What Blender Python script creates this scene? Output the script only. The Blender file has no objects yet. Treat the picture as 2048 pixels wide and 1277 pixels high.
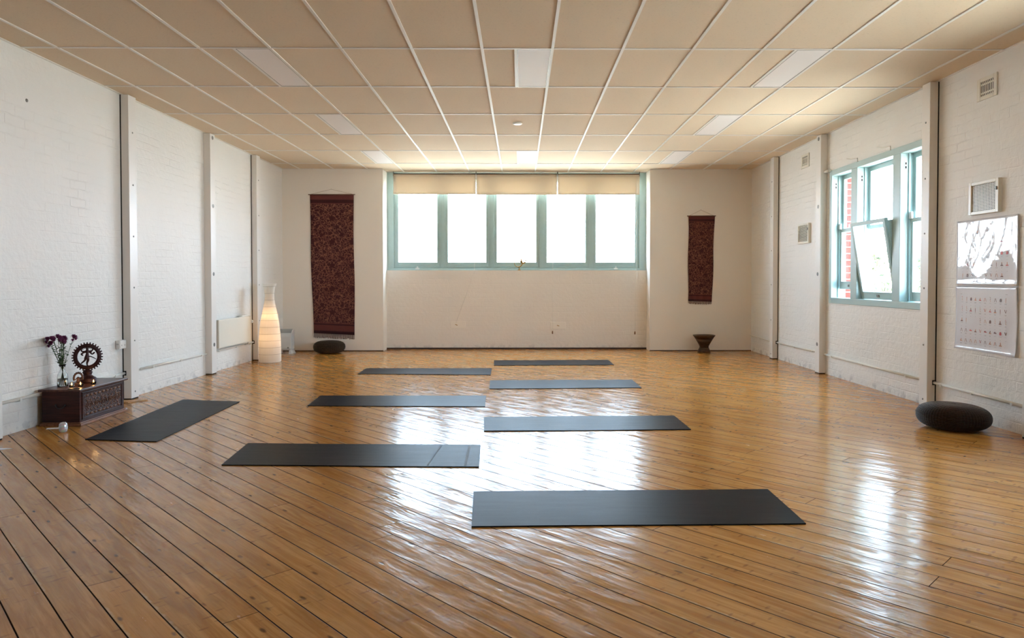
import bpy, math, random
from mathutils import Vector, Matrix, noise
random.seed(7)
PI = math.pi
sc = bpy.context.scene
col = sc.collection

# ------------------------------------------------------------------ camera
cam_d = bpy.data.cameras.new('camera')
cam_d.sensor_width = 36.0
cam_d.lens = 1413.91 * 36.0 / 2048.0
cam_d.shift_x = -27.17 / 2048.0
cam_d.shift_y = -51.34 / 2048.0
cam_d.clip_start = 0.05
cam = bpy.data.objects.new('camera', cam_d)
col.objects.link(cam)
cam.location = (0, 0, 1.2915)
cam.rotation_euler = (math.radians(90 - 1.1574), 0, math.radians(-0.4518))
sc.camera = cam

# ------------------------------------------------------------------ view, exposure
sc.view_settings.view_transform = 'Standard'
sc.view_settings.look = 'None'
sc.view_settings.gamma = 1.0
sc.view_settings.use_curve_mapping = False
sc.view_settings.exposure = 0.75
sc.cycles.use_denoising = True
sc.cycles.max_bounces = 10
sc.cycles.diffuse_bounces = 6
sc.cycles.glossy_bounces = 4
sc.cycles.transmission_bounces = 8
sc.cycles.transparent_max_bounces = 12
sc.cycles.sample_clamp_indirect = 6.0
sc.cycles.caustics_refractive = False
sc.cycles.blur_glossy = 0.5

# ------------------------------------------------------------------ daylight
SKY = 13.0
w = bpy.data.worlds.new('daylight'); sc.world = w; w.use_nodes = True
wt = w.node_tree; wt.nodes.clear()
wo = wt.nodes.new('ShaderNodeOutputWorld'); wb = wt.nodes.new('ShaderNodeBackground')
wc = wt.nodes.new('ShaderNodeTexCoord'); ws = wt.nodes.new('ShaderNodeSeparateXYZ')
wr = wt.nodes.new('ShaderNodeValToRGB')
wt.links.new(wc.outputs['Generated'], ws.inputs[0]); wt.links.new(ws.outputs['Z'], wr.inputs[0])
e = wr.color_ramp.elements
e[0].position = 0.0; e[0].color = (0.80, 0.90, 1.0, 1)
e[1].position = 0.25; e[1].color = (0.56, 0.78, 1.0, 1)
wt.links.new(wr.outputs[0], wb.inputs['Color']); wb.inputs['Strength'].default_value = SKY
wt.links.new(wb.outputs[0], wo.inputs[0])

sun_d = bpy.data.lights.new('sun', 'SUN'); sun_d.energy = 46.0; sun_d.angle = math.radians(0.6); sun_d.color = (1.0, 0.93, 0.80)
sun = bpy.data.objects.new('sun', sun_d); col.objects.link(sun)
sun.rotation_euler = Vector((-0.35, -0.45, 1.0)).to_track_quat('Z', 'Y').to_euler()      # high behind the building: lights the street, not the room

def portal(name, loc, rot, sx, sy):      # guides sky sampling to an opening; gives no light of its own
    l = bpy.data.lights.new(name, 'AREA'); l.shape = 'RECTANGLE'; l.size = sx; l.size_y = sy
    l.cycles.is_portal = True
    o = bpy.data.objects.new(name, l); o.location = loc; o.rotation_euler = rot; col.objects.link(o)
portal('sky_portal', (-0.06, 13.34, 2.3), (PI / 2 * 1, 0, PI), 4.8, 1.75)
bpy.data.objects['sky_portal'].rotation_euler = (-PI / 2, 0, 0)
for yc, ly in ((8.26, 2.5), (4.16, 2.5)):
    portal('sky_portal', (4.5, yc, 1.85), (0, PI / 2, 0), 1.8, ly)

# ------------------------------------------------------------------ dimensions
HT = 3.2553
XL, XR = -4.245, 4.16
YB = 12.68          # face of the far wall flanks
YS = 13.00          # face of the low wall under the far window
JL, JR = -2.45, 2.33
GX, GY = -0.3229, 6.0635

# ------------------------------------------------------------------ node helper
class NT:
    def __init__(self, name):
        self.m = bpy.data.materials.new(name); self.m.use_nodes = True
        self.t = self.m.node_tree; self.t.nodes.clear()
        self.out = self.t.nodes.new('ShaderNodeOutputMaterial')
        self._co = None
    def n(self, typ, **kw):
        x = self.t.nodes.new(typ)
        for k, v in kw.items(): setattr(x, k, v)
        return x
    def put(self, sock, v):
        if v is None: return
        if hasattr(v, 'is_linked') or isinstance(v, bpy.types.NodeSocket): self.t.links.new(v, sock)
        elif isinstance(v, (tuple, list)) and len(v) == 3 and sock.type == 'RGBA': sock.default_value = (*v, 1)
        else: sock.default_value = v
    def co(self):
        if self._co is None: self._co = self.n('ShaderNodeTexCoord').outputs['Object']
        return self._co
    def xyz(self, v=None):
        s = self.n('ShaderNodeSeparateXYZ'); self.put(s.inputs[0], v or self.co()); return s.outputs
    def comb(self, x, y, z=0.0):
        c = self.n('ShaderNodeCombineXYZ'); self.put(c.inputs[0], x); self.put(c.inputs[1], y); self.put(c.inputs[2], z); return c.outputs[0]
    def ma(self, op, a, b=None, c=None, clamp=False):
        x = self.n('ShaderNodeMath', operation=op); x.use_clamp = clamp
        self.put(x.inputs[0], a); self.put(x.inputs[1], b); self.put(x.inputs[2], c); return x.outputs[0]
    def noise(self, vec=None, scale=5.0, detail=3.0, rough=0.5, dist=0.0):
        x = self.n('ShaderNodeTexNoise'); self.put(x.inputs['Vector'], vec or self.co())
        self.put(x.inputs['Scale'], scale); self.put(x.inputs['Detail'], detail); self.put(x.inputs['Roughness'], rough); self.put(x.inputs['Distortion'], dist)
        return x.outputs[0]
    def white(self, vec):
        x = self.n('ShaderNodeTexWhiteNoise', noise_dimensions='3D'); self.put(x.inputs['Vector'], vec); return x.outputs['Value']
    def vor(self, vec, scale=1.0, feature='F1', rnd=1.0):
        x = self.n('ShaderNodeTexVoronoi', feature=feature); self.put(x.inputs['Vector'], vec); self.put(x.inputs['Scale'], scale); self.put(x.inputs['Randomness'], rnd)
        return x.outputs['Distance']
    def ramp(self, f, stops, interp='LINEAR'):
        x = self.n('ShaderNodeValToRGB'); x.color_ramp.interpolation = interp; e = x.color_ramp.elements
        while len(e) < len(stops): e.new(0.5)
        for k, (p, c) in enumerate(stops):
            e[k].position = p; e[k].color = (*c, 1) if len(c) == 3 else c
        self.put(x.inputs[0], f); return x.outputs[0]
    def smooth(self, v, a, b, lo=0.0, hi=1.0):
        x = self.n('ShaderNodeMapRange'); x.interpolation_type = 'SMOOTHSTEP'
        self.put(x.inputs[0], v); x.inputs[1].default_value = a; x.inputs[2].default_value = b; x.inputs[3].default_value = lo; x.inputs[4].default_value = hi
        return x.outputs[0]
    def mix(self, f, a, b, bt='MIX'):
        x = self.n('ShaderNodeMix', data_type='RGBA', blend_type=bt)
        self.put(x.inputs[0], f); self.put(x.inputs[6], a); self.put(x.inputs[7], b); return x.outputs[2]
    def bump(self, h, dist=0.01, strength=1.0, nrm=None):
        x = self.n('ShaderNodeBump'); x.inputs['Strength'].default_value = strength; x.inputs['Distance'].default_value = dist
        self.put(x.inputs['Height'], h)
        if nrm is not None: self.put(x.inputs['Normal'], nrm)
        return x.outputs[0]
    def bsdf(self, color, rough=0.6, nrm=None, **kw):
        p = self.n('ShaderNodeBsdfPrincipled')
        self.put(p.inputs['Base Color'], color); self.put(p.inputs['Roughness'], rough)
        if nrm is not None: self.put(p.inputs['Normal'], nrm)
        for k, v in kw.items(): self.put(p.inputs[k.replace('_', ' ')], v)
        self.t.links.new(p.outputs[0], self.out.inputs[0]); return p

def plain(name, c, rough=0.6, var=0.06, scale=9.0, bump=0.0, **kw):
    t = NT(name); nz = t.noise(scale=scale, detail=4)
    d = tuple(x * (1 - var) for x in c)
    h = t.bump(t.noise(scale=scale * 6, detail=3), 0.002, bump) if bump else None
    t.bsdf(t.mix(nz, d, c), rough, h, **kw); return t.m

# ------------------------------------------------------------------ materials
def mat_floor():
    t = NT('varnished_pine_boards'); X, Y, Z = t.xyz()
    a = math.radians(46.0); ca, sa = math.cos(a), math.sin(a)
    u = t.ma('SUBTRACT', t.ma('MULTIPLY', X, ca), t.ma('MULTIPLY', Y, sa))
    v = t.ma('ADD', t.ma('MULTIPLY', X, sa), t.ma('MULTIPLY', Y, ca))
    wav = t.ma('MULTIPLY', t.ma('SUBTRACT', t.noise(t.comb(u, v), 0.8, 1), 0.5), 0.012)
    vv = t.ma('DIVIDE', t.ma('ADD', t.ma('SUBTRACT', v, 0.04), wav), 0.1405)
    idx = t.ma('FLOOR', vv); fr = t.ma('FRACT', vv)
    r1 = t.white(t.comb(idx, 3.3, 0.7))
    uu = t.ma('ADD', t.ma('DIVIDE', u, 3.4), t.ma('MULTIPLY', r1, 9.0))
    jd = t.ma('FLOOR', uu); jf = t.ma('FRACT', uu)
    rb = t.white(t.comb(idx, jd, 1.5)); rb2 = t.white(t.comb(idx, jd, 8.5))
    edge = t.ma('MULTIPLY', t.ma('MINIMUM', fr, t.ma('SUBTRACT', 1.0, fr)), 0.1405)
    gw = t.ma('ADD', 0.0007, t.ma('MULTIPLY', t.noise(t.comb(u, idx), 1.3, 2), 0.0024))
    gap = t.ma('SUBTRACT', 1.0, t.ma('DIVIDE', t.ma('SUBTRACT', edge, gw), 0.0014, clamp=True), clamp=True)
    je = t.ma('MULTIPLY', t.ma('MINIMUM', jf, t.ma('SUBTRACT', 1.0, jf)), 3.4)
    jgap = t.ma('LESS_THAN', je, 0.0017)
    gap = t.ma('MAXIMUM', gap, jgap)
    off = t.ma('MULTIPLY', rb, 37.0)
    gv = t.comb(t.ma('ADD', u, off), t.ma('MULTIPLY', v, 14.0), off)
    grain = t.noise(gv, 2.2, 5, 0.6, 0.6)
    fine = t.noise(t.comb(t.ma('ADD', u, off), t.ma('MULTIPLY', v, 60.0), off), 4.0, 3)
    base = t.mix(rb, (0.35, 0.140, 0.026), (0.47, 0.210, 0.045))
    base = t.mix(t.smooth(grain, 0.35, 0.75), base, (0.56, 0.275, 0.075))
    base = t.mix(t.ma('MULTIPLY', t.smooth(fine, 0.5, 0.8), 0.35), base, (0.27, 0.115, 0.035))
    # worn, greyer blotches and dark smudges
    bl = t.noise(t.comb(u, t.ma('MULTIPLY', v, 3.0)), 2.3, 4, 0.65)
    base = t.mix(t.ma('MULTIPLY', t.smooth(bl, 0.52, 0.75), 0.45), base, (0.24, 0.115, 0.040))
    # knots
    kv = t.comb(t.ma('MULTIPLY', t.ma('ADD', u, off), 1.25), t.ma('MULTIPLY', v, 3.6), rb)
    kd = t.vor(kv, 3.4)
    kn = t.noise(t.comb(u, v, off), 30, 2)
    knot = t.smooth(t.ma('ADD', kd, t.ma('MULTIPLY', kn, 0.06)), 0.07, 0.17, 1.0, 0.0)
    base = t.mix(t.ma('MULTIPLY', knot, 0.85), base, (0.10, 0.038, 0.012))
    fl = t.vor(t.comb(t.ma('MULTIPLY', u, 26.0), t.ma('MULTIPLY', v, 9.0), off), 1.0)
    flk = t.ma('MULTIPLY', t.smooth(fl, 0.12, 0.26, 1.0, 0.0), t.smooth(bl, 0.38, 0.55))
    base = t.mix(t.ma('MULTIPLY', flk, 0.42), base, (0.13, 0.05, 0.02))
    # pale filler worked into some joints
    fi = t.noise(t.comb(t.ma('MULTIPLY', u, 0.9), t.ma('MULTIPLY', idx, 5.0)), 1.0, 2)
    fm = t.ma('MULTIPLY', t.smooth(fi, 0.53, 0.56), t.smooth(t.ma('ADD', edge, t.ma('MULTIPLY', kn, 0.02)), 0.014, 0.026, 1.0, 0.0))
    fm = t.ma('MULTIPLY', fm, t.ma('LESS_THAN', fr, 0.5))
    base = t.mix(t.ma('MULTIPLY', fm, 0.75), base, (0.56, 0.37, 0.18))
    base = t.mix(gap, base, (0.025, 0.011, 0.005))
    cup = t.ma('MULTIPLY', t.ma('POWER', t.ma('MULTIPLY', t.ma('SUBTRACT', fr, 0.5), 2.0), 2.0), t.ma('MULTIPLY', t.ma('SUBTRACT', rb2, 0.35), 0.0011))
    wv = t.ma('MULTIPLY', t.noise(t.comb(t.ma('MULTIPLY', u, 1.0), t.ma('MULTIPLY', v, 4.0), off), 2.2, 3, 0.55), 0.0056)
    rip = t.ma('MULTIPLY', t.noise(t.comb(X, Y, 3.0), 26, 2, 0.5), 0.00028)
    hh = t.ma('ADD', t.ma('ADD', cup, wv), t.ma('SUBTRACT', rip, t.ma('MULTIPLY', gap, 0.0035)))
    hh = t.ma('SUBTRACT', hh, t.ma('MULTIPLY', knot, 0.0004))
    nrm = t.bump(hh, 1.0, 1.0)
    rough = t.ma('ADD', 0.12, t.ma('MULTIPLY', t.smooth(t.noise(t.comb(t.ma('MULTIPLY', u, 2.0), t.ma('MULTIPLY', v, 5.0)), 2.5, 4, 0.7), 0.3, 0.8), 0.17))
    rough = t.ma('MAXIMUM', rough, gap)
    t.bsdf(base, rough, nrm, Specular_IOR_Level=t.ma('MULTIPLY', t.ma('SUBTRACT', 1.0, gap), 0.30), IOR=1.5); return t.m

def mat_brick(name, axis, c=(0.84, 0.82, 0.78), strength=1.0):
    t = NT(name); X, Y, Z = t.xyz()
    s = Y if axis == 'Y' else X
    wob = t.ma('MULTIPLY', t.ma('SUBTRACT', t.noise(scale=5.0, detail=3), 0.5), 0.035)
    vec = t.comb(t.ma('ADD', s, wob), t.ma('ADD', Z, t.ma('MULTIPLY', wob, 0.6)), 0.0)
    b = t.n('ShaderNodeTexBrick'); b.offset = 0.5
    t.put(b.inputs['Vector'], vec); b.inputs['Scale'].default_value = 1.0
    b.inputs['Brick Width'].default_value = 0.24; b.inputs['Row Height'].default_value = 0.086
    b.inputs['Mortar Size'].default_value = 0.009; b.inputs['Mortar Smooth'].default_value = 0.9
    b.inputs['Color1'].default_value = (0, 0, 0, 1); b.inputs['Color2'].default_value = (1, 1, 1, 1); b.inputs['Mortar'].default_value = (0.5, 0.5, 0.5, 1)
    mort = b.outputs['Fac']; bc = t.n('ShaderNodeRGBToBW'); t.put(bc.inputs[0], b.outputs['Color'])
    keep = t.smooth(t.noise(scale=1.7, detail=4, rough=0.65), 0.40, 0.72, 0.05, 0.75)   # paint fills many joints
    lump = t.noise(scale=17, detail=5, rough=0.6)
    hh = t.ma('SUBTRACT', t.ma('ADD', t.ma('MULTIPLY', lump, 0.0075), t.ma('MULTIPLY', bc.outputs[0], 0.0015)), t.ma('MULTIPLY', t.ma('MULTIPLY', mort, keep), 0.0042))
    drip = t.noise(t.comb(t.ma('MULTIPLY', s, 4.0), t.ma('MULTIPLY', Z, 1.2), 0), 14, 3)
    hh = t.ma('ADD', hh, t.ma('MULTIPLY', drip, 0.0014))
    nrm = t.bump(hh, 1.0, strength)
    chip = t.smooth(t.noise(scale=6.5, detail=6, rough=0.72), 0.70, 0.76)
    low = t.smooth(Z, 0.0, 0.12, 1.0, 0.0)
    cc = t.mix(t.noise(scale=2.0, detail=4), c, tuple(x * 0.93 for x in c))
    cc = t.mix(t.ma('MULTIPLY', chip, 0.35), cc, (0.50, 0.44, 0.36))
    cc = t.mix(t.ma('MULTIPLY', t.ma('MULTIPLY', t.smooth(t.noise(scale=11, detail=5), 0.5, 0.62), low), 0.5), cc, (0.34, 0.33, 0.33))
    t.bsdf(cc, 0.55, nrm); return t.m

def mat_ceiling():
    t = NT('mineral_fibre_tile'); n1 = t.noise(scale=55, detail=5, rough=0.7); n2 = t.noise(scale=1.1, detail=3)
    X, Y, Z = t.xyz()
    ti = t.white(t.comb(t.ma('FLOOR', t.ma('DIVIDE', t.ma('SUBTRACT', X, GX), 0.6)), t.ma('FLOOR', t.ma('DIVIDE', t.ma('SUBTRACT', Y, GY), 1.2)), 0.5))
    c = t.mix(n2, (0.73, 0.605, 0.455), (0.69, 0.565, 0.42))
    c = t.mix(t.ma('MULTIPLY', ti, 0.35), c, (0.64, 0.53, 0.395))
    c = t.mix(t.smooth(n1, 0.56, 0.72, 0.0, 0.5), c, (0.46, 0.39, 0.30))
    t.bsdf(c, 0.9, t.bump(n1, 0.0015, 0.7)); return t.m

def mat_textile(name, k):
    t = NT(name); X, Y, Z = t.xyz()                     # local: x across, z down from the rod (metres)
    zz = t.ma('MULTIPLY', Z, 1.0)
    vec = t.comb(X, zz, 0.0)
    warp = t.n('ShaderNodeTexNoise'); t.put(warp.inputs['Vector'], vec); warp.inputs['Scale'].default_value = 9 * k
    wv = t.n('ShaderNodeVectorMath', operation='MULTIPLY_ADD'); t.put(wv.inputs[0], warp.outputs['Color']); wv.inputs[1].default_value = (0.10 / k,) * 3; t.put(wv.inputs[2], vec)
    de = t.vor(wv.outputs[0], 19 * k, 'DISTANCE_TO_EDGE')
    l1 = t.smooth(de, 0.02, 0.075, 1.0, 0.0)
    vn = t.noise(wv.outputs[0], 17 * k, 1)
    l2 = t.smooth(t.ma('ABSOLUTE', t.ma('SUBTRACT', vn, 0.5)), 0.007, 0.024, 1.0, 0.0)
    lines = t.ma('MAXIMUM', l1, l2)
    # big dark blossoms on a half drop
    PX, PZ = 0.36 / k, 0.42 / k
    cx = t.ma('SUBTRACT', t.ma('FRACT', t.ma('ADD', t.ma('DIVIDE', X, PX), 0.5)), 0.5)
    def bl(ox, oz, r):
        ax = t.ma('MULTIPLY', t.ma('SUBTRACT', t.ma('FRACT', t.ma('ADD', t.ma('DIVIDE', X, PX), ox)), 0.5), PX)
        az = t.ma('MULTIPLY', t.ma('SUBTRACT', t.ma('FRACT', t.ma('ADD', t.ma('DIVIDE', zz, PZ), oz)), 0.5), PZ)
        d = t.ma('SQRT', t.ma('ADD', t.ma('MULTIPLY', ax, ax), t.ma('MULTIPLY', az, az)))
        an = t.ma('MULTIPLY', t.ma('SINE', t.ma('MULTIPLY', t.ma('ARCTAN2', az, ax), 5.0)), 0.22)
        return t.smooth(t.ma('DIVIDE', d, t.ma('ADD', 1.0, an)), r * 0.75, r, 1.0, 0.0)
    fl = t.ma('MAXIMUM', bl(0.5, 0.5, 0.055 / k), t.ma('MAXIMUM', bl(0.0, 0.2, 0.036 / k), bl(0.25, 0.85, 0.034 / k)))
    lines = t.ma('MULTIPLY', lines, t.ma('SUBTRACT', 1.0, fl))
    at = t.n('ShaderNodeAttribute'); at.attribute_name = 'band'      # 0 field, 0.5 plain band, 1 dark stripe
    band = at.outputs['Fac']
    weave = t.noise(t.comb(t.ma('MULTIPLY', X, 40.0), t.ma('MULTIPLY', Z, 260.0)), 1.0, 2)
    dark, red, tan = (0.038, 0.0045, 0.007), (0.075, 0.011, 0.014), (0.23, 0.095, 0.060)
    field = t.mix(lines, dark, tan)
    plainb = t.mix(weave, (0.085, 0.020, 0.018), (0.135, 0.038, 0.030))
    c = t.mix(t.smooth(band, 0.2, 0.3), field, plainb)
    c = t.mix(t.smooth(band, 0.7, 0.8), c, (0.030, 0.003, 0.006))
    c = t.mix(t.ma('MULTIPLY', weave, 0.25), c, red)
    t.bsdf(c, 0.95, t.bump(t.ma('ADD', weave, lines), 0.0015, 0.6)); return t.m

M = {}
M['floor'] = mat_floor()
M['brickY'] = mat_brick('painted_brick_side', 'Y')
M['brickX'] = mat_brick('painted_brick_far', 'X', (0.84, 0.79, 0.73), 0.6)
M['plaster'] = plain('cream_plaster', (0.86, 0.81, 0.74), 0.7, 0.03, 2.0, 0.25)
M['ceiling'] = mat_ceiling()
M['grid'] = plain('white_grid_bar', (0.80, 0.77, 0.72), 0.45, 0.03)
M['column'] = plain('white_painted_timber', (0.82, 0.79, 0.75), 0.4, 0.04, 3.0, 0.15)
M['teal'] = plain('pale_teal_paint', (0.42, 0.56, 0.555), 0.4, 0.10, 7.0, 0.2)
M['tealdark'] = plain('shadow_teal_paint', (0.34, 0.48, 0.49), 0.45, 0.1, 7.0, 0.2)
M['white'] = plain('white_paint', (0.82, 0.81, 0.78), 0.35, 0.03)
M['whiteplastic'] = plain('white_plastic', (0.80, 0.80, 0.78), 0.3, 0.02)
M['radiator'] = plain('cream_enamel', (0.78, 0.75, 0.66), 0.3, 0.03)
M['pipe'] = plain('painted_pipe', (0.80, 0.77, 0.70), 0.4, 0.05)
M['hole'] = plain('black_void', (0.012, 0.011, 0.010), 0.9, 0.1)
M['bolt'] = plain('dull_steel', (0.28, 0.27, 0.25), 0.4, 0.2, 30, 0, Metallic=0.8)
M['chrome'] = plain('bright_steel', (0.62, 0.62, 0.60), 0.22, 0.1, 30, 0, Metallic=1.0)
M['brass'] = plain('aged_brass', (0.40, 0.22, 0.05), 0.42, 0.2, 30, 0.1, Metallic=0.7)
M['knob'] = plain('brown_knob', (0.22, 0.10, 0.04), 0.4, 0.2)
M['darkline'] = plain('dark_shadow_strip', (0.07, 0.045, 0.035), 0.7, 0.3)  # shade of the gap at the wall foot, put into the colour
M['tapA'] = mat_textile('maroon_batik_wide', 1.0)
M['tapB'] = mat_textile('maroon_batik_narrow', 1.35)
M['fringe'] = plain('fringe_thread', (0.20, 0.10, 0.085), 0.9, 0.5, 60)
M['rod'] = plain('brown_rod', (0.14, 0.06, 0.03), 0.5, 0.2)
M['string'] = plain('thin_cord', (0.35, 0.24, 0.14), 0.8, 0.2)
M['cord'] = plain('white_cord', (0.75, 0.72, 0.66), 0.6, 0.05)
M['redbrick'] = None
M['leafout'] = plain('yellow_green_leaf', (0.055, 0.072, 0.016), 0.6, 0.4, 6)
M['trunk'] = plain('grey_bark', (0.25, 0.20, 0.15), 0.9, 0.3)
M['ground'] = plain('pale_pavement', (0.62, 0.58, 0.50), 0.9, 0.15, 0.6)
M['paper'] = plain('white_paper', (0.80, 0.80, 0.82), 0.6, 0.02)
M['foil'] = plain('silvery_wrap', (0.6, 0.6, 0.62), 0.3, 0.1, 30, 0.2, Metallic=0.7)
M['hoop'] = plain('greyed_wire', (0.40, 0.36, 0.31), 0.6, 0.1)
M['scuff'] = plain('chalky_scuff', (0.09, 0.10, 0.11), 0.6, 0.5, 40)
M['plywood'] = plain('bare_plywood', (0.52, 0.30, 0.13), 0.55, 0.2, 12)

def mat_mat():
    t = NT('black_rubber_foam'); f = t.noise(scale=420, detail=2); s = t.noise(t.comb(*[t.ma('MULTIPLY', a, b) for a, b in zip(t.xyz()[:2], (3.0, 22.0))]), 1.0, 4)
    c = t.mix(s, (0.007, 0.007, 0.008), (0.013, 0.013, 0.014))
    r = t.ma('ADD', 0.30, t.ma('MULTIPLY', s, 0.12))
    t.bsdf(c, r, t.bump(t.ma('ADD', f, t.ma('MULTIPLY', s, 0.6)), 0.0007, 0.5), Specular_IOR_Level=0.045); return t.m
M['mat'] = mat_mat()

def mat_redbrick():
    t = NT('red_brick'); X, Y, Z = t.xyz(); b = t.n('ShaderNodeTexBrick')
    t.put(b.inputs['Vector'], t.comb(t.ma('ADD', X, Y), Z, 0)); b.inputs['Scale'].default_value = 1
    b.inputs['Brick Width'].default_value = 0.24; b.inputs['Row Height'].default_value = 0.086; b.inputs['Mortar Size'].default_value = 0.006
    b.inputs['Color1'].default_value = (0.15, 0.026, 0.016, 1); b.inputs['Color2'].default_value = (0.11, 0.020, 0.014, 1); b.inputs['Mortar'].default_value = (0.3, 0.24, 0.2, 1)
    t.bsdf(b.outputs['Color'], 0.9); return t.m
M['redbrick'] = mat_redbrick()

def mat_blind():
    t = NT('cream_blind_fabric'); n = t.noise(scale=300, detail=2)
    d = t.n('ShaderNodeBsdfDiffuse'); tr = t.n('ShaderNodeBsdfTranslucent'); mx = t.n('ShaderNodeMixShader')
    c = t.mix(n, (0.80, 0.72, 0.61), (0.74, 0.66, 0.55)); t.put(d.inputs[0], c); t.put(tr.inputs[0], t.mix(n, (0.80, 0.68, 0.52), (0.74, 0.62, 0.46)))
    mx.inputs[0].default_value = 0.20
    t.t.links.new(d.outputs[0], mx.inputs[1]); t.t.links.new(tr.outputs[0], mx.inputs[2]); t.t.links.new(mx.outputs[0], t.out.inputs[0]); return t.m
M['blind'] = mat_blind()

def mat_glass(name, tint=(1, 1, 1), refl=0.04):
    t = NT(name); tr = t.n('ShaderNodeBsdfTransparent'); gl = t.n('ShaderNodeBsdfGlossy'); mx = t.n('ShaderNodeMixShader'); fz = t.n('ShaderNodeFresnel')
    ge = t.n('ShaderNodeNewGeometry'); t.put(fz.inputs[0], t.ma('ADD', 1.45, t.ma('MULTIPLY', ge.outputs['Backfacing'], 1 / 1.45 - 1.45))); t.put(tr.inputs[0], tint); gl.inputs['Roughness'].default_value = 0.02
    nz = t.noise(scale=0.7, detail=2); t.put(fz.inputs['Normal'], t.bump(nz, 0.002, 0.3))
    t.t.links.new(fz.outputs[0], mx.inputs[0]); t.t.links.new(tr.outputs[0], mx.inputs[1]); t.t.links.new(gl.outputs[0], mx.inputs[2]); t.t.links.new(mx.outputs[0], t.out.inputs[0]); return t.m
M['glass'] = mat_glass('window_glass')

def mat_diffuser():
    t = NT('prismatic_diffuser'); n = t.vor(t.co(), 90, 'F1', 0.0)
    t.bsdf((0.86, 0.82, 0.80), 0.5, t.bump(n, 0.0006, 0.15), Specular_IOR_Level=0.4); return t.m
M['diffuser'] = mat_diffuser()

def mat_shade():
    t = NT('rice_paper'); n = t.noise(t.comb(*[t.ma('MULTIPLY', a, b) for a, b in zip(t.xyz(), (30.0, 30.0, 4.0))]), 1.5, 4)
    d = t.n('ShaderNodeBsdfDiffuse'); tr = t.n('ShaderNodeBsdfTranslucent'); mx = t.n('ShaderNodeMixShader')
    t.put(d.inputs[0], t.mix(n, (0.86, 0.84, 0.80), (0.80, 0.77, 0.72))); t.put(tr.inputs[0], t.mix(n, (0.86, 0.80, 0.70), (0.80, 0.73, 0.62)))
    mx.inputs[0].default_value = 0.42
    t.t.links.new(d.outputs[0], mx.inputs[1]); t.t.links.new(tr.outputs[0], mx.inputs[2]); t.t.links.new(mx.outputs[0], t.out.inputs[0]); return t.m
M['shade'] = mat_shade()

def mat_emit(name, c, s):
    t = NT(name); X, Y, Z = t.xyz(); em = t.n('ShaderNodeEmission'); t.put(em.inputs[0], t.mix(t.noise(scale=40), c, tuple(x * 0.9 for x in c))); em.inputs[1].default_value = s
    t.t.links.new(em.outputs[0], t.out.inputs[0]); return t.m
M['flame'] = mat_emit('candle_flame', (1.0, 0.50, 0.12), 7.0)
M['bulb'] = mat_emit('warm_bulb', (1.0, 0.60, 0.28), 16.0)
M['wax'] = plain('white_wax', (0.8, 0.75, 0.65), 0.5, 0.05)

def mat_clear(name, c, ior, rough=0.0):
    t = NT(name); n = t.noise(scale=20); t.bsdf(t.mix(n, c, tuple(x * 0.97 for x in c)), rough, None, Transmission_Weight=1.0, IOR=ior); return t.m
M['clear'] = mat_clear('clear_glass', (0.97, 1.0, 0.99), 1.45)
M['water'] = mat_clear('water', (0.93, 0.97, 0.96), 1.33)

def mat_irid():
    t = NT('iridescent_glass'); lw = t.n('ShaderNodeLayerWeight'); lw.inputs[0].default_value = 0.4
    X, Y, Z = t.xyz(); f = t.ma('FRACT', t.ma('ADD', t.ma('MULTIPLY', Z, 30.0), t.ma('MULTIPLY', lw.outputs['Facing'], 2.0)))
    c = t.ramp(f, [(0.0, (0.75, 0.85, 0.95)), (0.3, (0.9, 0.6, 0.75)), (0.6, (0.6, 0.9, 0.8)), (1.0, (0.85, 0.8, 0.95))])
    t.bsdf(c, 0.15, None, Transmission_Weight=0.35, Metallic=0.3); return t.m
M['irid'] = mat_irid()

def mat_wood(name, a, b, rough=0.4, sc_=(3, 3, 30), bump=0.3):
    t = NT(name); X, Y, Z = t.xyz(); v = t.comb(*[t.ma('MULTIPLY', q, s) for q, s in zip((X, Y, Z), sc_)])
    n = t.noise(v, 1.5, 5, 0.6, 0.5); t.bsdf(t.mix(t.smooth(n, 0.3, 0.7), a, b), rough, t.bump(n, 0.001, bump), Specular_IOR_Level=0.22); return t.m
M['chest'] = mat_wood('dark_rosewood', (0.024, 0.006, 0.005), (0.060, 0.015, 0.010), 0.35, (3, 4, 40))
M['chesttop'] = mat_wood('worn_rosewood_top', (0.055, 0.020, 0.014), (0.11, 0.045, 0.030), 0.3, (30, 4, 4))
M['stool'] = mat_wood('dark_carved_wood', (0.022, 0.013, 0.008), (0.085, 0.045, 0.020), 0.4, (9, 9, 30))
M['plinth'] = mat_wood('lighter_moulding', (0.16, 0.060, 0.028), (0.25, 0.11, 0.055), 0.35, (30, 4, 4))

def mat_carve():
    t = NT('carved_rosewood'); X, Y, Z = t.xyz(); v = t.comb(Y, Z, 0)
    n1 = t.noise(v, 26, 2, 0.5, 2.2); g = t.smooth(t.ma('ABSOLUTE', t.ma('SUBTRACT', n1, 0.5)), 0.01, 0.07)
    d = t.vor(t.comb(t.ma('MULTIPLY', Y, 28.0), t.ma('MULTIPLY', Z, 34.0)), 1.0, 'DISTANCE_TO_EDGE'); g2 = t.smooth(d, 0.04, 0.16)
    h = t.ma('MULTIPLY', g, g2)
    t.bsdf(t.mix(h, (0.035, 0.010, 0.007), (0.14, 0.05, 0.032)), 0.45, t.bump(h, 0.006, 1.0)); return t.m
M['carve'] = mat_carve()
M['statue'] = plain('dark_bronze', (0.050, 0.014, 0.014), 0.38, 0.4, 60, 0.5, Metallic=0.45)
M['statue2'] = plain('worn_bronze', (0.10, 0.045, 0.030), 0.45, 0.5, 60, 0.5, Metallic=0.3)
M['petal'] = plain('magenta_petal', (0.21, 0.022, 0.11), 0.7, 0.5, 90)
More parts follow.
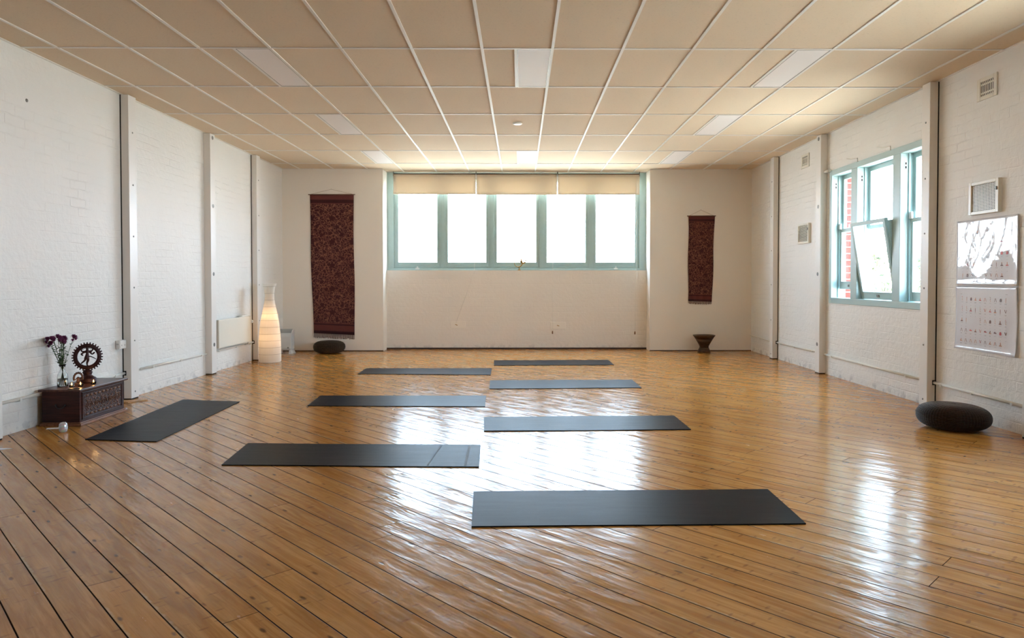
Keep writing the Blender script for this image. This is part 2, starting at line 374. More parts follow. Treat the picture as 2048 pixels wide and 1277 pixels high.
M['stem'] = plain('green_stem', (0.07, 0.13, 0.025), 0.6, 0.4, 40)
M['leaf'] = plain('dark_green_leaf', (0.035, 0.085, 0.02), 0.5, 0.4, 40)
M['black'] = plain('black_card', (0.02, 0.018, 0.018), 0.4, 0.2)
M['heat'] = plain('grey_white_enamel', (0.60, 0.62, 0.62), 0.4, 0.04)
M['grille'] = plain('grey_grille', (0.34, 0.36, 0.36), 0.4, 0.1, 60, 0.2)

def mat_coil(name, a, b, kind):
    t = NT(name); X, Y, Z = t.xyz()
    an = t.ma('ARCTAN2', Y, X); r = t.ma('SQRT', t.ma('ADD', t.ma('MULTIPLY', X, X), t.ma('MULTIPLY', Y, Y)))
    n = t.noise(scale=14, detail=4); st = t.ma('SINE', t.ma('MULTIPLY', an, 70.0 if kind else 46.0))
    strand = t.noise(t.comb(t.ma('MULTIPLY', an, 9.0), t.ma('MULTIPLY', Z, 160.0), t.ma('MULTIPLY', r, 160.0)), 1.0, 3)
    c = t.mix(t.smooth(strand, 0.3, 0.7), a, b); c = t.mix(t.smooth(n, 0.6, 0.8, 0, 0.5), c, tuple(min(1, x * 1.6) for x in b))
    t.bsdf(c, 0.42 if kind else 0.65, t.bump(t.ma('ADD', t.ma('MULTIPLY', st, 0.25), strand), 0.004, 0.9), Specular_IOR_Level=0.3 if kind else 0.15); return t.m
M['wickerA'] = mat_coil('dark_woven_cane', (0.012, 0.005, 0.003), (0.055, 0.024, 0.013), 1)
M['wickerB'] = mat_coil('brown_coiled_grass', (0.018, 0.012, 0.007), (0.060, 0.038, 0.022), 0)

# poster inks share one clear laminate
def laminate(name, c):
    t = NT(name); n = t.noise(scale=3.2, detail=3, rough=0.5, dist=0.4); n2 = t.noise(scale=11, detail=2)
    h = t.ma('ADD', t.ma('MULTIPLY', n, 0.006), t.ma('MULTIPLY', n2, 0.0012))
    b = t.bump(h, 1.0, 0.55)
    t.bsdf(t.mix(t.noise(scale=30), c, tuple(x * 0.96 for x in c)), 0.5, b, Coat_Weight=1.0, Coat_Roughness=0.04, Coat_IOR=1.6, Coat_Normal=b); return t.m
M['p_white'] = laminate('poster_paper', (0.74, 0.74, 0.80))
M['p_ink'] = laminate('poster_grey_ink', (0.16, 0.15, 0.16))
M['p_skin'] = laminate('poster_skin_ink', (0.55, 0.26, 0.16))
M['p_red'] = laminate('poster_red_ink', (0.50, 0.05, 0.05))
M['p_brown'] = laminate('poster_brown_ink', (0.16, 0.06, 0.05))

# ------------------------------------------------------------------ mesh builder
class MB:
    def __init__(self): self.v = []; self.f = []; self.mi = []; self.sm = []; self.k = 0; self.s = False
    def quad(self, pts):
        b = len(self.v); self.v += [tuple(p) for p in pts]; self.f.append(tuple(range(b, b + len(pts)))); self.mi.append(self.k); self.sm.append(False); return self
    def box(self, x0, x1, y0, y1, z0, z1, R=None):
        b = len(self.v); P = [(x, y, z) for z in (z0, z1) for y in (y0, y1) for x in (x0, x1)]
        if R: P = [tuple(R @ Vector(p)) for p in P]
        self.v += P
        for q in ((0, 2, 3, 1), (4, 5, 7, 6), (0, 1, 5, 4), (2, 6, 7, 3), (0, 4, 6, 2), (1, 3, 7, 5)):
            self.f.append(tuple(b + i for i in q)); self.mi.append(self.k); self.sm.append(False)
        return self
    def hexa(self, P):          # eight corners: bottom four, then top four
        b = len(self.v); self.v += [tuple(p) for p in P]
        for q in ((0, 3, 2, 1), (4, 5, 6, 7), (0, 1, 5, 4), (1, 2, 6, 5), (2, 3, 7, 6), (3, 0, 4, 7)):
            self.f.append(tuple(b + i for i in q)); self.mi.append(self.k); self.sm.append(False)
        return self
    def tube(self, pts, r, n=8, caps=True):
        pts = [Vector(p) for p in pts]; L = len(pts); rr = r if isinstance(r, (list, tuple)) else [r] * L
        b = len(self.v); up = None
        for i, p in enumerate(pts):
            d = (pts[min(i + 1, L - 1)] - pts[max(i - 1, 0)]).normalized()
            if up is None:
                up = Vector((0, 0, 1)) if abs(d.z) < 0.9 else Vector((1, 0, 0))
            a = (up - d * up.dot(d)).normalized(); c = d.cross(a); up = a
            for j in range(n):
                t = 2 * PI * j / n; self.v.append(tuple(p + (a * math.cos(t) + c * math.sin(t)) * rr[i]))
        for i in range(L - 1):
            for j in range(n):
                k = (j + 1) % n
                self.f.append((b + i * n + j, b + i * n + k, b + (i + 1) * n + k, b + (i + 1) * n + j)); self.mi.append(self.k); self.sm.append(True)
        if caps:
            self.f.append(tuple(b + j for j in reversed(range(n)))); self.f.append(tuple(b + (L - 1) * n + j for j in range(n)))
            self.mi += [self.k] * 2; self.sm += [False] * 2
        return self
    def lathe(self, prof, n=40, c=(0, 0, 0), fn=None, smooth=True, ax='z'):
        b = len(self.v); L = len(prof)
        for r, z in prof:
            for j in range(n):
                t = 2 * PI * j / n; q = fn(r, z, t) if fn else (r * math.cos(t), r * math.sin(t), z)
                if ax == 'y': q = (q[0], q[2], q[1])
                if ax == 'x': q = (q[2], q[0], q[1])
                self.v.append((c[0] + q[0], c[1] + q[1], c[2] + q[2]))
        for i in range(L - 1):
            for j in range(n):
                k = (j + 1) % n; self.f.append((b + i * n + j, b + i * n + k, b + (i + 1) * n + k, b + (i + 1) * n + j)); self.mi.append(self.k); self.sm.append(smooth)
        for i, rv in ((0, True), (L - 1, False)):
            if prof[i][0] > 1e-4 and getattr(self, 'cap', True):
                q = [b + i * n + j for j in range(n)]; self.f.append(tuple(reversed(q) if rv else q)); self.mi.append(self.k); self.sm.append(False)
        return self
    def ball(self, c, r, n=10, sc_=(1, 1, 1)):
        m = n // 2; prof = [(max(1e-5, math.sin(PI * i / m)) * r, -math.cos(PI * i / m) * r) for i in range(m + 1)]
        return self.lathe(prof, n, c, lambda rr, z, t: (rr * math.cos(t) * sc_[0], rr * math.sin(t) * sc_[1], z * sc_[2]))
    def grid(self, fn, nu, nv, smooth=True, close_u=False):
        b = len(self.v)
        for i in range(nv + 1):
            for j in range(nu + 1): self.v.append(tuple(fn(j / nu, i / nv)))
        for i in range(nv):
            for j in range(nu):
                a = b + i * (nu + 1) + j; self.f.append((a, a + 1, a + nu + 2, a + nu + 1)); self.mi.append(self.k); self.sm.append(smooth)
        return self

def obj(name, mb, mats, parent=None, label=None, bevel=0.0, loc=None, rz=0.0):
    me = bpy.data.meshes.new(name); me.from_pydata(mb.v, [], mb.f)
    for m in (mats if isinstance(mats, (list, tuple)) else [mats]): me.materials.append(M[m] if isinstance(m, str) else m)
    me.polygons.foreach_set('material_index', mb.mi); me.polygons.foreach_set('use_smooth', mb.sm); me.update()
    o = bpy.data.objects.new(name, me); col.objects.link(o)
    if parent: o.parent = parent
    if loc is not None: o.location = loc
    if rz: o.rotation_euler = (0, 0, rz)
    if label: o['label'] = label
    if bevel:
        b = o.modifiers.new('bevel', 'BEVEL'); b.width = bevel; b.segments = 2; b.limit_method = 'ANGLE'; b.angle_limit = math.radians(40)
    return o
def tag(o, label, cat, group=None, kind=None):
    o['label'] = label; o['category'] = cat
    if group: o['group'] = group
    if kind: o['kind'] = kind
    return o
def thing(name, label, cat, loc=(0, 0, 0), rz=0.0, group=None):
    o = bpy.data.objects.new(name, None); o.empty_display_size = 0.1; col.objects.link(o)
    o.location = loc; o.rotation_euler = (0, 0, rz); return tag(o, label, cat, group)
def struct(name, mb, mats, label=None, **kw):
    o = obj(name, mb, mats, **kw); o['kind'] = 'structure'
    if label: o['label'] = label
    return o
def dup(root, loc=None, rz=None, label=None):
    r = root.copy(); col.objects.link(r)
    if loc is not None: r.location = loc
    if rz is not None: r.rotation_euler = (0, 0, rz)
    if label: r['label'] = label
    for ch in list(root.children):
        c = ch.copy(); col.objects.link(c); c.parent = r
        for g in list(ch.children):
            d = g.copy(); col.objects.link(d); d.parent = c
    return r
def skin(name, verts, edges, radii, mat, parent, sub=1):
    me = bpy.data.meshes.new(name); me.from_pydata(verts, edges, [])
    o = bpy.data.objects.new(name, me); col.objects.link(o); me.materials.append(M[mat])
    s = o.modifiers.new('skin', 'SKIN'); s.use_smooth_shade = True
    sv = me.skin_vertices[0].data
    for i, r in enumerate(radii): sv[i].radius = (r, r) if not isinstance(r, tuple) else r
    sv[0].use_root = True
    u = o.modifiers.new('sub', 'SUBSURF'); u.levels = sub; u.render_levels = sub
    if parent: o.parent = parent
    return o

# ================================================================== the setting
Y0, Y1 = -3.2, 13.36
struct('floor', MB().box(XL - 0.35, XR + 0.3, Y0, Y1, -0.12, 0.0), 'floor', 'varnished pine board floor laid diagonally with dark gaps')

def wall_with_holes(a0, a1, z0, z1, holes, mk):
    """slab pieces around rectangular holes (a,b,za,zb) in one mesh"""
    mb = MB(); xs = a0
    for (h0, h1, za, zb) in sorted(holes):
        mk(mb, xs, h0, z0, z1); mk(mb, h0, h1, z0, za); mk(mb, h0, h1, zb, z1); xs = h1
    mk(mb, xs, a1, z0, z1); return mb
WZ0, WZ1 = 0.97, 2.74
RW = [(7.05, 9.47, WZ0, WZ1), (2.95, 5.37, WZ0, WZ1)]
struct('wall_right', wall_with_holes(Y0, Y1, 0, HT, RW, lambda m, a, b, z0, z1: m.box(XR, XR + 0.185, a, b, z0, z1)), 'brickY', 'white painted brick wall with a window')
struct('wall_outside', wall_with_holes(Y0, Y1, 0, HT, RW, lambda m, a, b, z0, z1: m.box(XR + 0.186, XR + 0.30, a, b, z0, z1)), 'redbrick', 'red brick outer face of the right wall, seen in the window reveal')
struct('wall_left', MB().box(XL - 0.3, XL, Y0, Y1, 0, HT), 'brickY', 'white painted brick wall')
struct('wall_front', MB().box(XL, XR, Y0 - 0.2, Y0, 0, HT), 'plaster')
m = MB(); m.box(XL, JL, YB, Y1, 0.0, HT); m.box(JR, XR, YB, Y1, 0.0, HT)
struct('wall_back', m, 'plaster', 'cream plaster far wall either side of the window bay')
struct('wall_low', MB().box(JL, JR, YS, Y1, 0.0, 1.452), 'brickX', 'painted brick low wall under the far window')
m = MB(); m.box(XL, JL, YB - 0.006, YB, 0, 0.014); m.box(JR, XR, YB - 0.006, YB, 0, 0.014); m.box(JL, JR, YS - 0.012, YS, 0, 0.03)
struct('shadow_strip_back', m, 'darkline')  # dark strip painted in for the shadow gap under the far wall

# ceiling: tiles, grid bars
struct('ceiling', MB().box(XL - 0.3, XR + 0.3, Y0, Y1 + 0.02, HT + 0.004, HT + 0.12), 'ceiling', 'suspended ceiling of cream mineral tiles')
g = MB(); hb = 0.012
for i in range(-7, 9):
    x = GX + 0.6 * i
    if XL < x < XR: g.box(x - hb, x + hb, Y0, YS if JL < x < JR else YB, HT - 0.004, HT + 0.006)
for j in range(-8, 6):
    y = GY + 1.2 * j
    if y > Y0: g.box(XL, XR, y - hb, y + hb, HT - 0.003, HT + 0.006)
PANELS = [(-3, 0), (0, 0), (5, 0), (-3, 2), (5, 2), (-3, 4), (0.99, 4), (5, 4)]
PANELS = [(GX - 2.1, 0), (GX + 0.3, 0), (GX + 2.7, 0), (GX - 2.1, 2), (GX + 2.7, 2), (GX - 2.1, 4), (GX + 0.3, 4), (GX + 2.7, 4)]
for x, j in PANELS: g.box(x - 0.002 - 2 * hb, x - 0.002, GY + 1.2 * j + hb, GY + 1.2 * (j + 1) - hb, HT - 0.004, HT + 0.006)
for x0, x1, y0, y1 in ((XL, XL + 0.02, Y0, YB), (XR - 0.02, XR, Y0, YB), (XL, JL, YB - 0.02, YB), (JR, XR, YB - 0.02, YB), (JL, JR, YS - 0.02, YS)):
    g.box(x0, x1, y0, y1, HT - 0.004, HT + 0.004)
struct('trim_1', g, 'grid', 'white metal grid bars of the suspended ceiling')

# outside
struct('ground', MB().box(-60, 70, -40, 120, -4.2, -4.0), 'ground')

# ------------------------------------------------------------------ far window (window_1): five casements
def ring(mb, a0, a1, z0, z1, wl, wr, wb, wt, mk):
    mk(mb, a0, a0 + wl, z0, z1); mk(mb, a1 - wr, a1, z0, z1); mk(mb, a0 + wl, a1 - wr, z0, z0 + wb); mk(mb, a0 + wl, a1 - wr, z1 - wt, z1)
w1 = bpy.data.objects.new('window_1', None); col.objects.link(w1); w1['kind'] = 'structure'; w1['label'] = 'wide pale teal window of five casements in the far bay'
w1.location = (0, 13.08, 1.452)
PX = [(-2.25, -1.535), (-1.332, -0.629), (-0.425, 0.296), (0.498, 1.213), (1.406, 2.131)]
ZB, ZT = 1.452, HT
fy = lambda d0, d1: (lambda mb, a, b, z0, z1: mb.box(a, b, d0, d1, z0 - ZB, z1 - ZB))
fr = MB(); mk = fy(0.0, 0.12)
ring(fr, JL, JR, ZB, ZT, 0.125, 0.125, 0.045, 0.10, mk)
mids = [(PX[i][1] + PX[i + 1][0]) / 2 for i in range(4)]
for c in mids: mk(fr, c - 0.036, c + 0.036, ZB + 0.045, ZT - 0.10)
obj('window_frame', fr, 'teal', w1, bevel=0.004)
st = MB(); mk2 = fy(-0.012, 0.0)
for c in mids: mk2(st, c - 0.012, c + 0.012, ZB + 0.045, ZT - 0.1)
obj('mullion_bead', st, 'teal', w1)
obj('window_sill', MB().box(JL, JR, -0.02, 0.0, 0.0, 0.035), 'teal', w1, bevel=0.003)
edges_ = [JL + 0.125] + [c for c in mids] + [JR - 0.125]
for i, (a, b) in enumerate(PX):
    l = edges_[i] + (0.036 if i else 0.0); r = edges_[i + 1] - (0.036 if i < 4 else 0.0)
    s = MB(); k3 = fy(0.03, 0.075); ring(s, l - 0.004, r + 0.004, ZB + 0.036, ZT - 0.09, a - l + 0.004, r - b + 0.004, 0.114, 0.08, k3)
    k4 = fy(0.022, 0.03); ring(s, l, r, ZB + 0.05, ZT - 0.10, 0.02, 0.02, 0.035, 0.02, k4)
    so = obj('sash', s, 'teal', w1, bevel=0.004)
    obj('pane', MB().box(a - 0.01, b + 0.01, 0.05, 0.056, 0.13, ZT - ZB - 0.16), 'glass', so)
    if i in (0, 4):
        obj('latch', MB().box((a + b) / 2 - 0.035, (a + b) / 2 + 0.035, -0.035, 0.0, 0.02, 0.045).box((a + b) / 2 - 0.01, (a + b) / 2 + 0.012, -0.03, -0.01, 0.04, 0.075), 'white', so, bevel=0.004)
bpy.data.objects['window_1']['kind'] = 'structure'

# ------------------------------------------------------------------ roller blinds on the far window
BL = [(-2.31, -0.806, 2.845), (-0.797, 0.680, 2.838), (0.690, 2.187, 2.842)]
for i, (a, b, zb) in enumerate(BL):
    k = 12.97 / 12.95; a *= k; b *= k
    t = thing('roller_blind', ('leftmost', 'middle', 'rightmost')[i] + ' cream roller blind rolled down over the top of the far window', 'blind', ((a + b) / 2, 12.99, HT - 0.02), 0, 'roller blinds of the far window')
    L = (b - a) / 2
    obj('roller_tube', MB().tube([(-L, 0, -0.03), (L, 0, -0.03)], 0.022, 12), 'rod', t)
    hgt = HT - 0.02 - zb
    fb = MB().grid(lambda u, v: (-L + 2 * L * u, -0.024 + 0.004 * math.sin(u * 7 + i) * v, -0.03 - (hgt - 0.03) * v - 0.004 * (u - 0.5) * (1 if i != 1 else -1)), 24, 6)
    fo = obj('blind_fabric', fb, 'blind', t); fo.modifiers.new('thick', 'SOLIDIFY').thickness = 0.0012
    obj('bottom_bar', MB().box(-L, L, -0.030, -0.018, -hgt - 0.004, -hgt + 0.014), 'blind', t, bevel=0.002)
    for sx in (-1, 1):
        obj('bracket', MB().box(sx * (L + 0.001) - 0.006, sx * (L + 0.001) + 0.006, -0.03, 0.03, -0.06, 0.02), 'bolt', t)
    # the pull cord hanging from the right end of each blind
    zc, zt_ = -(HT - 0.02), 0
    if i == 0: pts = [(L - 0.0, -0.035, -0.05), (L - 0.02, -0.038, -1.80), (L - 0.37, -0.04, -2.76)]; kn = None
    elif i == 1: pts = [(L - 0.08, -0.035, -0.05), (L - 0.08, -0.038, -1.80), (L - 0.085, -0.04, -2.92)]; kn = 1
    else: pts = [(L - 0.06, -0.035, -0.05), (L - 0.06, -0.038, -1.80), (L - 0.08, -0.04, -2.93)]; kn = 1
    cd = MB().tube(pts, 0.0022, 5)
    if i == 0: cd.tube([(pts[0][0] - 0.03, pts[0][1], pts[0][2]), (pts[1][0] - 0.01, pts[1][1], pts[1][2]), pts[2]], 0.0018, 5)
    co_ = obj('pull_cord', cd, 'cord', t)
    if kn: obj('cord_toggle', MB().lathe([(0.003, 0.03), (0.010, 0.02), (0.013, -0.01), (0.010, -0.028), (0.004, -0.032)], 12, pts[-1]), 'knob', co_)
    if i < 2: obj('cord_weight', MB().lathe([(0.004, 0.03), (0.012, 0.02), (0.014, -0.02), (0.010, -0.06), (0.003, -0.07)], 12, (L + 0.003, -0.045, -0.06)), 'whiteplastic', t)

# ------------------------------------------------------------------ right-hand windows: three double-hung lights each
def side_window(name, y0, y1, label, tilt=True):
    W = bpy.data.objects.new(name, None); col.objects.link(W); W['kind'] = 'structure'; W['label'] = label
    W.location = (XR, (y0 + y1) / 2, WZ0); cy = (y0 + y1) / 2
    H = WZ1 - WZ0; h2 = (y1 - y0) / 2
    mk = lambda d0, d1: (lambda mb, a, b, z0, z1: mb.box(d0, d1, a - cy, b - cy, z0, z1))
    f = MB(); k = mk(-0.012, 0.184)
    ring(f, y0, y1, 0, H, 0.07, 0.07, 0.075, 0.075, k)
    s = 1.0 if tilt else 1.0
    ms = [(y0 + 0.65, y0 + 0.81), (y1 - 0.78, y1 - 0.62)]
    for a, b in ms: k(f, a, b, 0.075, H - 0.075)
    obj('window_frame', f, 'teal', W, bevel=0.005)
    bays = [(y0 + 0.07, ms[0][0]), (ms[0][1], ms[1][0]), (ms[1][1], y1 - 0.07)]
    zr = 0.955
    for i, (a, b) in enumerate(bays):
        u = MB(); ring(u, a, b, zr - 0.02, H - 0.075, 0.05, 0.05, 0.045, 0.055, mk(0.13, 0.17))
        uo = obj('upper_sash', u, 'teal', W, bevel=0.003)
        obj('pane', mk(0.148, 0.152)(MB(), a + 0.04, b - 0.04, zr + 0.01, H - 0.12), 'glass', uo)
        # parting track on the jambs
        obj('sash_track', mk(0.075, 0.09)(mk(0.075, 0.09)(MB(), a, a + 0.015, 0.075, H - 0.075), b - 0.015, b, 0.075, H - 0.075), 'tealdark', W)
        if i == 1 and tilt:
            LH = 0.94; mb = MB(); an = math.radians(9.5)
            R = Matrix.Translation((0.075, 0, 0.082)) @ Matrix.Rotation(-an, 4, 'Y')
            mkr = lambda mb, a_, b_, z0, z1, d0=-0.02, d1=0.022: mb.box(d0, d1, a_ - cy, b_ - cy, z0, z1, R)
            ring(mb, a + 0.01, b - 0.01, 0, LH, 0.05, 0.05, 0.09, 0.045, mkr)
            lo = obj('tilted_sash', mb, 'teal', W, label='lower sash tipped inward', bevel=0.003)
            obj('pane', mkr(MB(), a + 0.05, b - 0.05, 0.08, LH - 0.03, -0.002, 0.002), 'glass', lo)
            ck = MB(); top = R @ Vector((0, 0, LH)); 
            for yy in (a - cy + 0.002, b - cy - 0.010):
                prof = [(0.075, 0.10)] + [(0.075 + (top.x - 0.075) * q, 0.10 + (LH - 0.06) * q) for q in (0.35, 0.7, 1.0)] + [(0.10, LH + 0.06), (0.105, 0.6), (0.10, 0.3)]
                n_ = len(prof); bb = len(ck.v)
                ck.v += [(p[0], yy, p[1]) for p in prof] + [(p[0], yy + 0.008, p[1]) for p in prof]
                ck.f += [tuple(bb + q for q in range(n_)), tuple(bb + n_ + q for q in reversed(range(n_)))] + [(bb + q, bb + n_ + q, bb + n_ + (q + 1) % n_, bb + (q + 1) % n_) for q in range(n_)]
                ck.mi += [0] * (n_ + 2); ck.sm += [False] * (n_ + 2)
            obj('side_cheek', ck, 'tealdark', W, label='angled draught cheek beside the tipped sash')
            obj('sash_lift', MB().box(-0.03, -0.02, -0.02, 0.03, 0.03, 0.06, R), 'bolt', lo)
        else:
            dz = 0.11 if i == 2 else 0.0
            lw = MB(); ring(lw, a + 0.012, b - 0.012, 0.08 + dz, zr + 0.03, 0.05, 0.05, 0.10, 0.045, mk(0.095, 0.125))
            lo = obj('lower_sash', lw, 'teal', W, bevel=0.003)
            obj('pane', mk(0.108, 0.112)(MB(), a + 0.05, b - 0.05, 0.16 + dz, zr), 'glass', lo)
            obj('sash_horn', MB().box(0.075, 0.10, b - cy - 0.065, b - cy - 0.015, zr + 0.02, zr + 0.10).box(0.08, 0.10, a - cy + 0.02, a - cy + 0.05, zr + 0.02, zr + 0.05), 'white', lo, bevel=0.01)
            obj('sash_lift', MB().box(0.085, 0.096, -0.02 + (a + b) / 2 - cy, 0.02 + (a + b) / 2 - cy, 0.11 + dz, 0.14 + dz), 'bolt', lo)
        obj('pulley_plate', MB().box(0.03, 0.06, b - cy - 0.004, b - cy - 0.001, H - 0.26, H - 0.16), 'white', W)
        obj('pulley_hole', MB().box(0.036, 0.054, b - cy - 0.0055, b - cy - 0.003, H - 0.245, H - 0.215).box(0.036, 0.054, b - cy - 0.0055, b - cy - 0.003, H - 0.20, H - 0.175), 'hole', W)
    if tilt:
        for i_, (ya, dy) in enumerate(((8.69, 0.30), (7.92, 0.28))):
            obj('frame_hook', MB().tube([(-0.018, ya - cy - 0.02, H - 0.01), (-0.022, ya - cy - 0.02, H + 0.035), (-0.022, ya - cy + 0.15, H + 0.05), (-0.022, ya - cy + 0.26, H + 0.075)], 0.006, 6), 'pipe', W)
        obj('frame_tie', MB().tube([(-0.03, 9.42 - cy, H - 0.0), (-0.03, 9.565 - cy, H - 0.0)], 0.022, 8), 'pipe', W)
    return W
side_window('window_2', 7.05, 9.47, 'pale teal three-light window in the right wall with its middle sash tipped in')
side_window('window_3', 2.95, 5.37, 'pale teal three-light window out of view', False)  # unseen from the camera, placed to brighten the lower left wall

# ------------------------------------------------------------------ boxed columns on the side walls
def column(name_label, x_face, x_wall, y0, y1, zs, big=False, notch=None):
    t = thing('wall_column', name_label, 'column', ((x_face + x_wall) / 2, (y0 + y1) / 2, 0), 0, 'white boxed columns along the side walls')
    cx, cy = (x_face + x_wall) / 2, (y0 + y1) / 2; sg = 1 if x_face > x_wall else -1; d = abs(x_face - x_wall) / 2; h = (y1 - y0) / 2
    obj('casing', MB().box(-d, d, -h, h, 0.012, HT - 0.005), 'column', t, bevel=0.004)
    wx = -sg * d
    gp = MB().box(-d + 0.003, d - 0.006, -h + 0.004, h - 0.004, 0.0, 0.012)
    if not big: gp.box(min(wx, wx + sg * 0.011), max(wx, wx + sg * 0.011), -h - 0.002, -h + 0.002, 0.0, HT - 0.006)
    obj('shadow_gap', gp, 'hole', t)
    for z in zs:
        b = MB(); b.lathe([(0.001, 0.004), (0.009 if not big else 0.007, 0.004), (0.010 if not big else 0.008, 0.0)], 10, (0, 0, 0), lambda r, q, a: (q, r * math.cos(a), r * math.sin(a)) if sg > 0 else (-q, -r * math.cos(a), r * math.sin(a)))
        if big:
            b.lathe([(0.020, 0.001), (0.022, 0.003), (0.026, 0.003), (0.027, 0.0)], 14, (0, 0, 0), lambda r, q, a: (q, r * math.cos(a), r * math.sin(a)) if sg > 0 else (-q, -r * math.cos(a), r * math.sin(a)))
        obj('bolt', b, 'bolt', t, loc=(sg * d, 0.0, z))
    if notch: obj('pipe_notch', MB().box(-d, -d + 0.038, -h - 0.003, -h, notch - 0.025, notch + 0.025) if sg > 0 else MB().box(d - 0.038, d, -h - 0.003, -h, notch - 0.025, notch + 0.025), 'hole', t)
    return t
FL, FR = -4.155, 4.07
dots = (2.86, 2.30, 1.75, 1.20, 0.63, 0.08)
blobs = (3.20, 2.28, 1.36, 0.40)
column('white boxed column on the left wall, at the left edge of the photo', FL, XL, 5.53, 5.69, dots)
column('white boxed column on the left wall right beside the carved chest', FL, XL, 7.57, 7.72, dots, notch=0.285)
column('white boxed column on the left wall between the chest and the radiator', FL, XL, 9.55, 9.70, blobs, True)
column('white boxed column on the left wall behind the paper floor lamp', FL, XL, 11.22, 11.37, dots, notch=0.29)
column('white boxed column at the right edge of the photo beyond the posters', FR, XR, 5.53, 5.68, dots)
column('white boxed column between the tipped window and the posters', FR, XR, 7.02, 7.16, dots, notch=0.255)
column('white boxed column on the right wall, far side of the tipped window', FR, XR, 9.57, 9.71, blobs, True)
column('white boxed column on the right wall nearest the far corner', FR, XR, 11.35, 11.49, dots, notch=0.27)

# ------------------------------------------------------------------ pipes along the side walls
def pipe(label, x, y0, y1, z, z1=None):
    z1 = z1 or z; cy = (y0 + y1) / 2; L = (y1 - y0) / 2
    t = thing('wall_pipe', label, 'pipe', (x, cy, (z + z1) / 2), 0, 'thin white heating pipes along the side walls')
    dz = (z1 - z) / 2
    obj('pipe_run', MB().tube([(0, -L, -dz), (0, L, dz)], 0.014, 10), 'pipe', t)
    for s in (-0.7, 0.1, 0.8):
        obj('pipe_clip', MB().box(-0.017, 0.017, s * L - 0.012, s * L + 0.012, s * dz - 0.018, s * dz + 0.006), 'pipe', t)
xl, xr = XL + 0.018, XR - 0.018
pipe('thin white pipe low on the left wall behind the carved chest', xl, 5.70, 7.57, 0.277, 0.285)
pipe('thin white pipe on the left wall in the bay between chest and radiator', xl, 7.9, 9.55, 0.290, 0.285)
pipe('thin white pipe on the left wall running under the radiator', xl, 9.70, 11.22, 0.290, 0.292)
pipe('thin white pipe on the right wall below the posters', xr, 5.69, 7.02, 0.243, 0.255)
pipe('thin white pipe on the right wall below the tipped window', xr, 7.165, 9.57, 0.255, 0.27)
pipe('thin white pipe on the right wall below the two far vents', xr, 9.71, 11.35, 0.275, 0.27)
pipe('thin white pipe on the right wall in the far corner bay', xr, 11.49, 12.66, 0.268, 0.282)

# ------------------------------------------------------------------ ceiling lights
LBL = ['square-ended ceiling light nearest the camera on the left', 'ceiling light nearest the camera in the middle of the ceiling', 'ceiling light nearest the camera on the right, brightest of the near row',
       'second ceiling light from the camera on the left side', 'second ceiling light from the camera on the right side',
       'far left ceiling light near the far wall', 'bright white ceiling light just in front of the far window', 'far right ceiling light near the far wall']
for (x, j), lb in zip(PANELS, LBL):
    lb = lb.replace('square-ended ', 'recessed ')
    y0 = GY + 1.2 * j + hb; y1 = GY + 1.2 * (j + 1) - hb; x1 = x + 0.3 - hb
    t = thing('ceiling_light', lb, 'ceiling light', ((x + x1) / 2, (y0 + y1) / 2, HT), 0, 'recessed ceiling light panels')
    hx, hy = (x1 - x) / 2, (y1 - y0) / 2
    obj('diffuser', MB().box(-hx + 0.004, hx - 0.004, -hy + 0.004, hy - 0.004, -0.001, 0.004), 'diffuser', t)
    f = MB(); ring(f, -hx, hx, -hy, hy, 0.005, 0.005, 0.008, 0.008, lambda mb, a, b, c, d: mb.box(a, b, c, d, -0.003, 0.004))
    obj('light_frame', f, 'bolt', t)
t = thing('smoke_detector', 'small round white downlight fitting in a middle ceiling tile', 'downlight', (-0.031, 8.955, HT))
t.name = 'downlight'
obj('rim', MB().lathe([(0.028, -0.012), (0.046, -0.014), (0.058, -0.008), (0.060, 0.002)], 28), 'whiteplastic', t)
obj('lens', MB().lathe([(0.001, -0.008), (0.026, -0.009), (0.028, -0.002)], 20), 'grille', t)

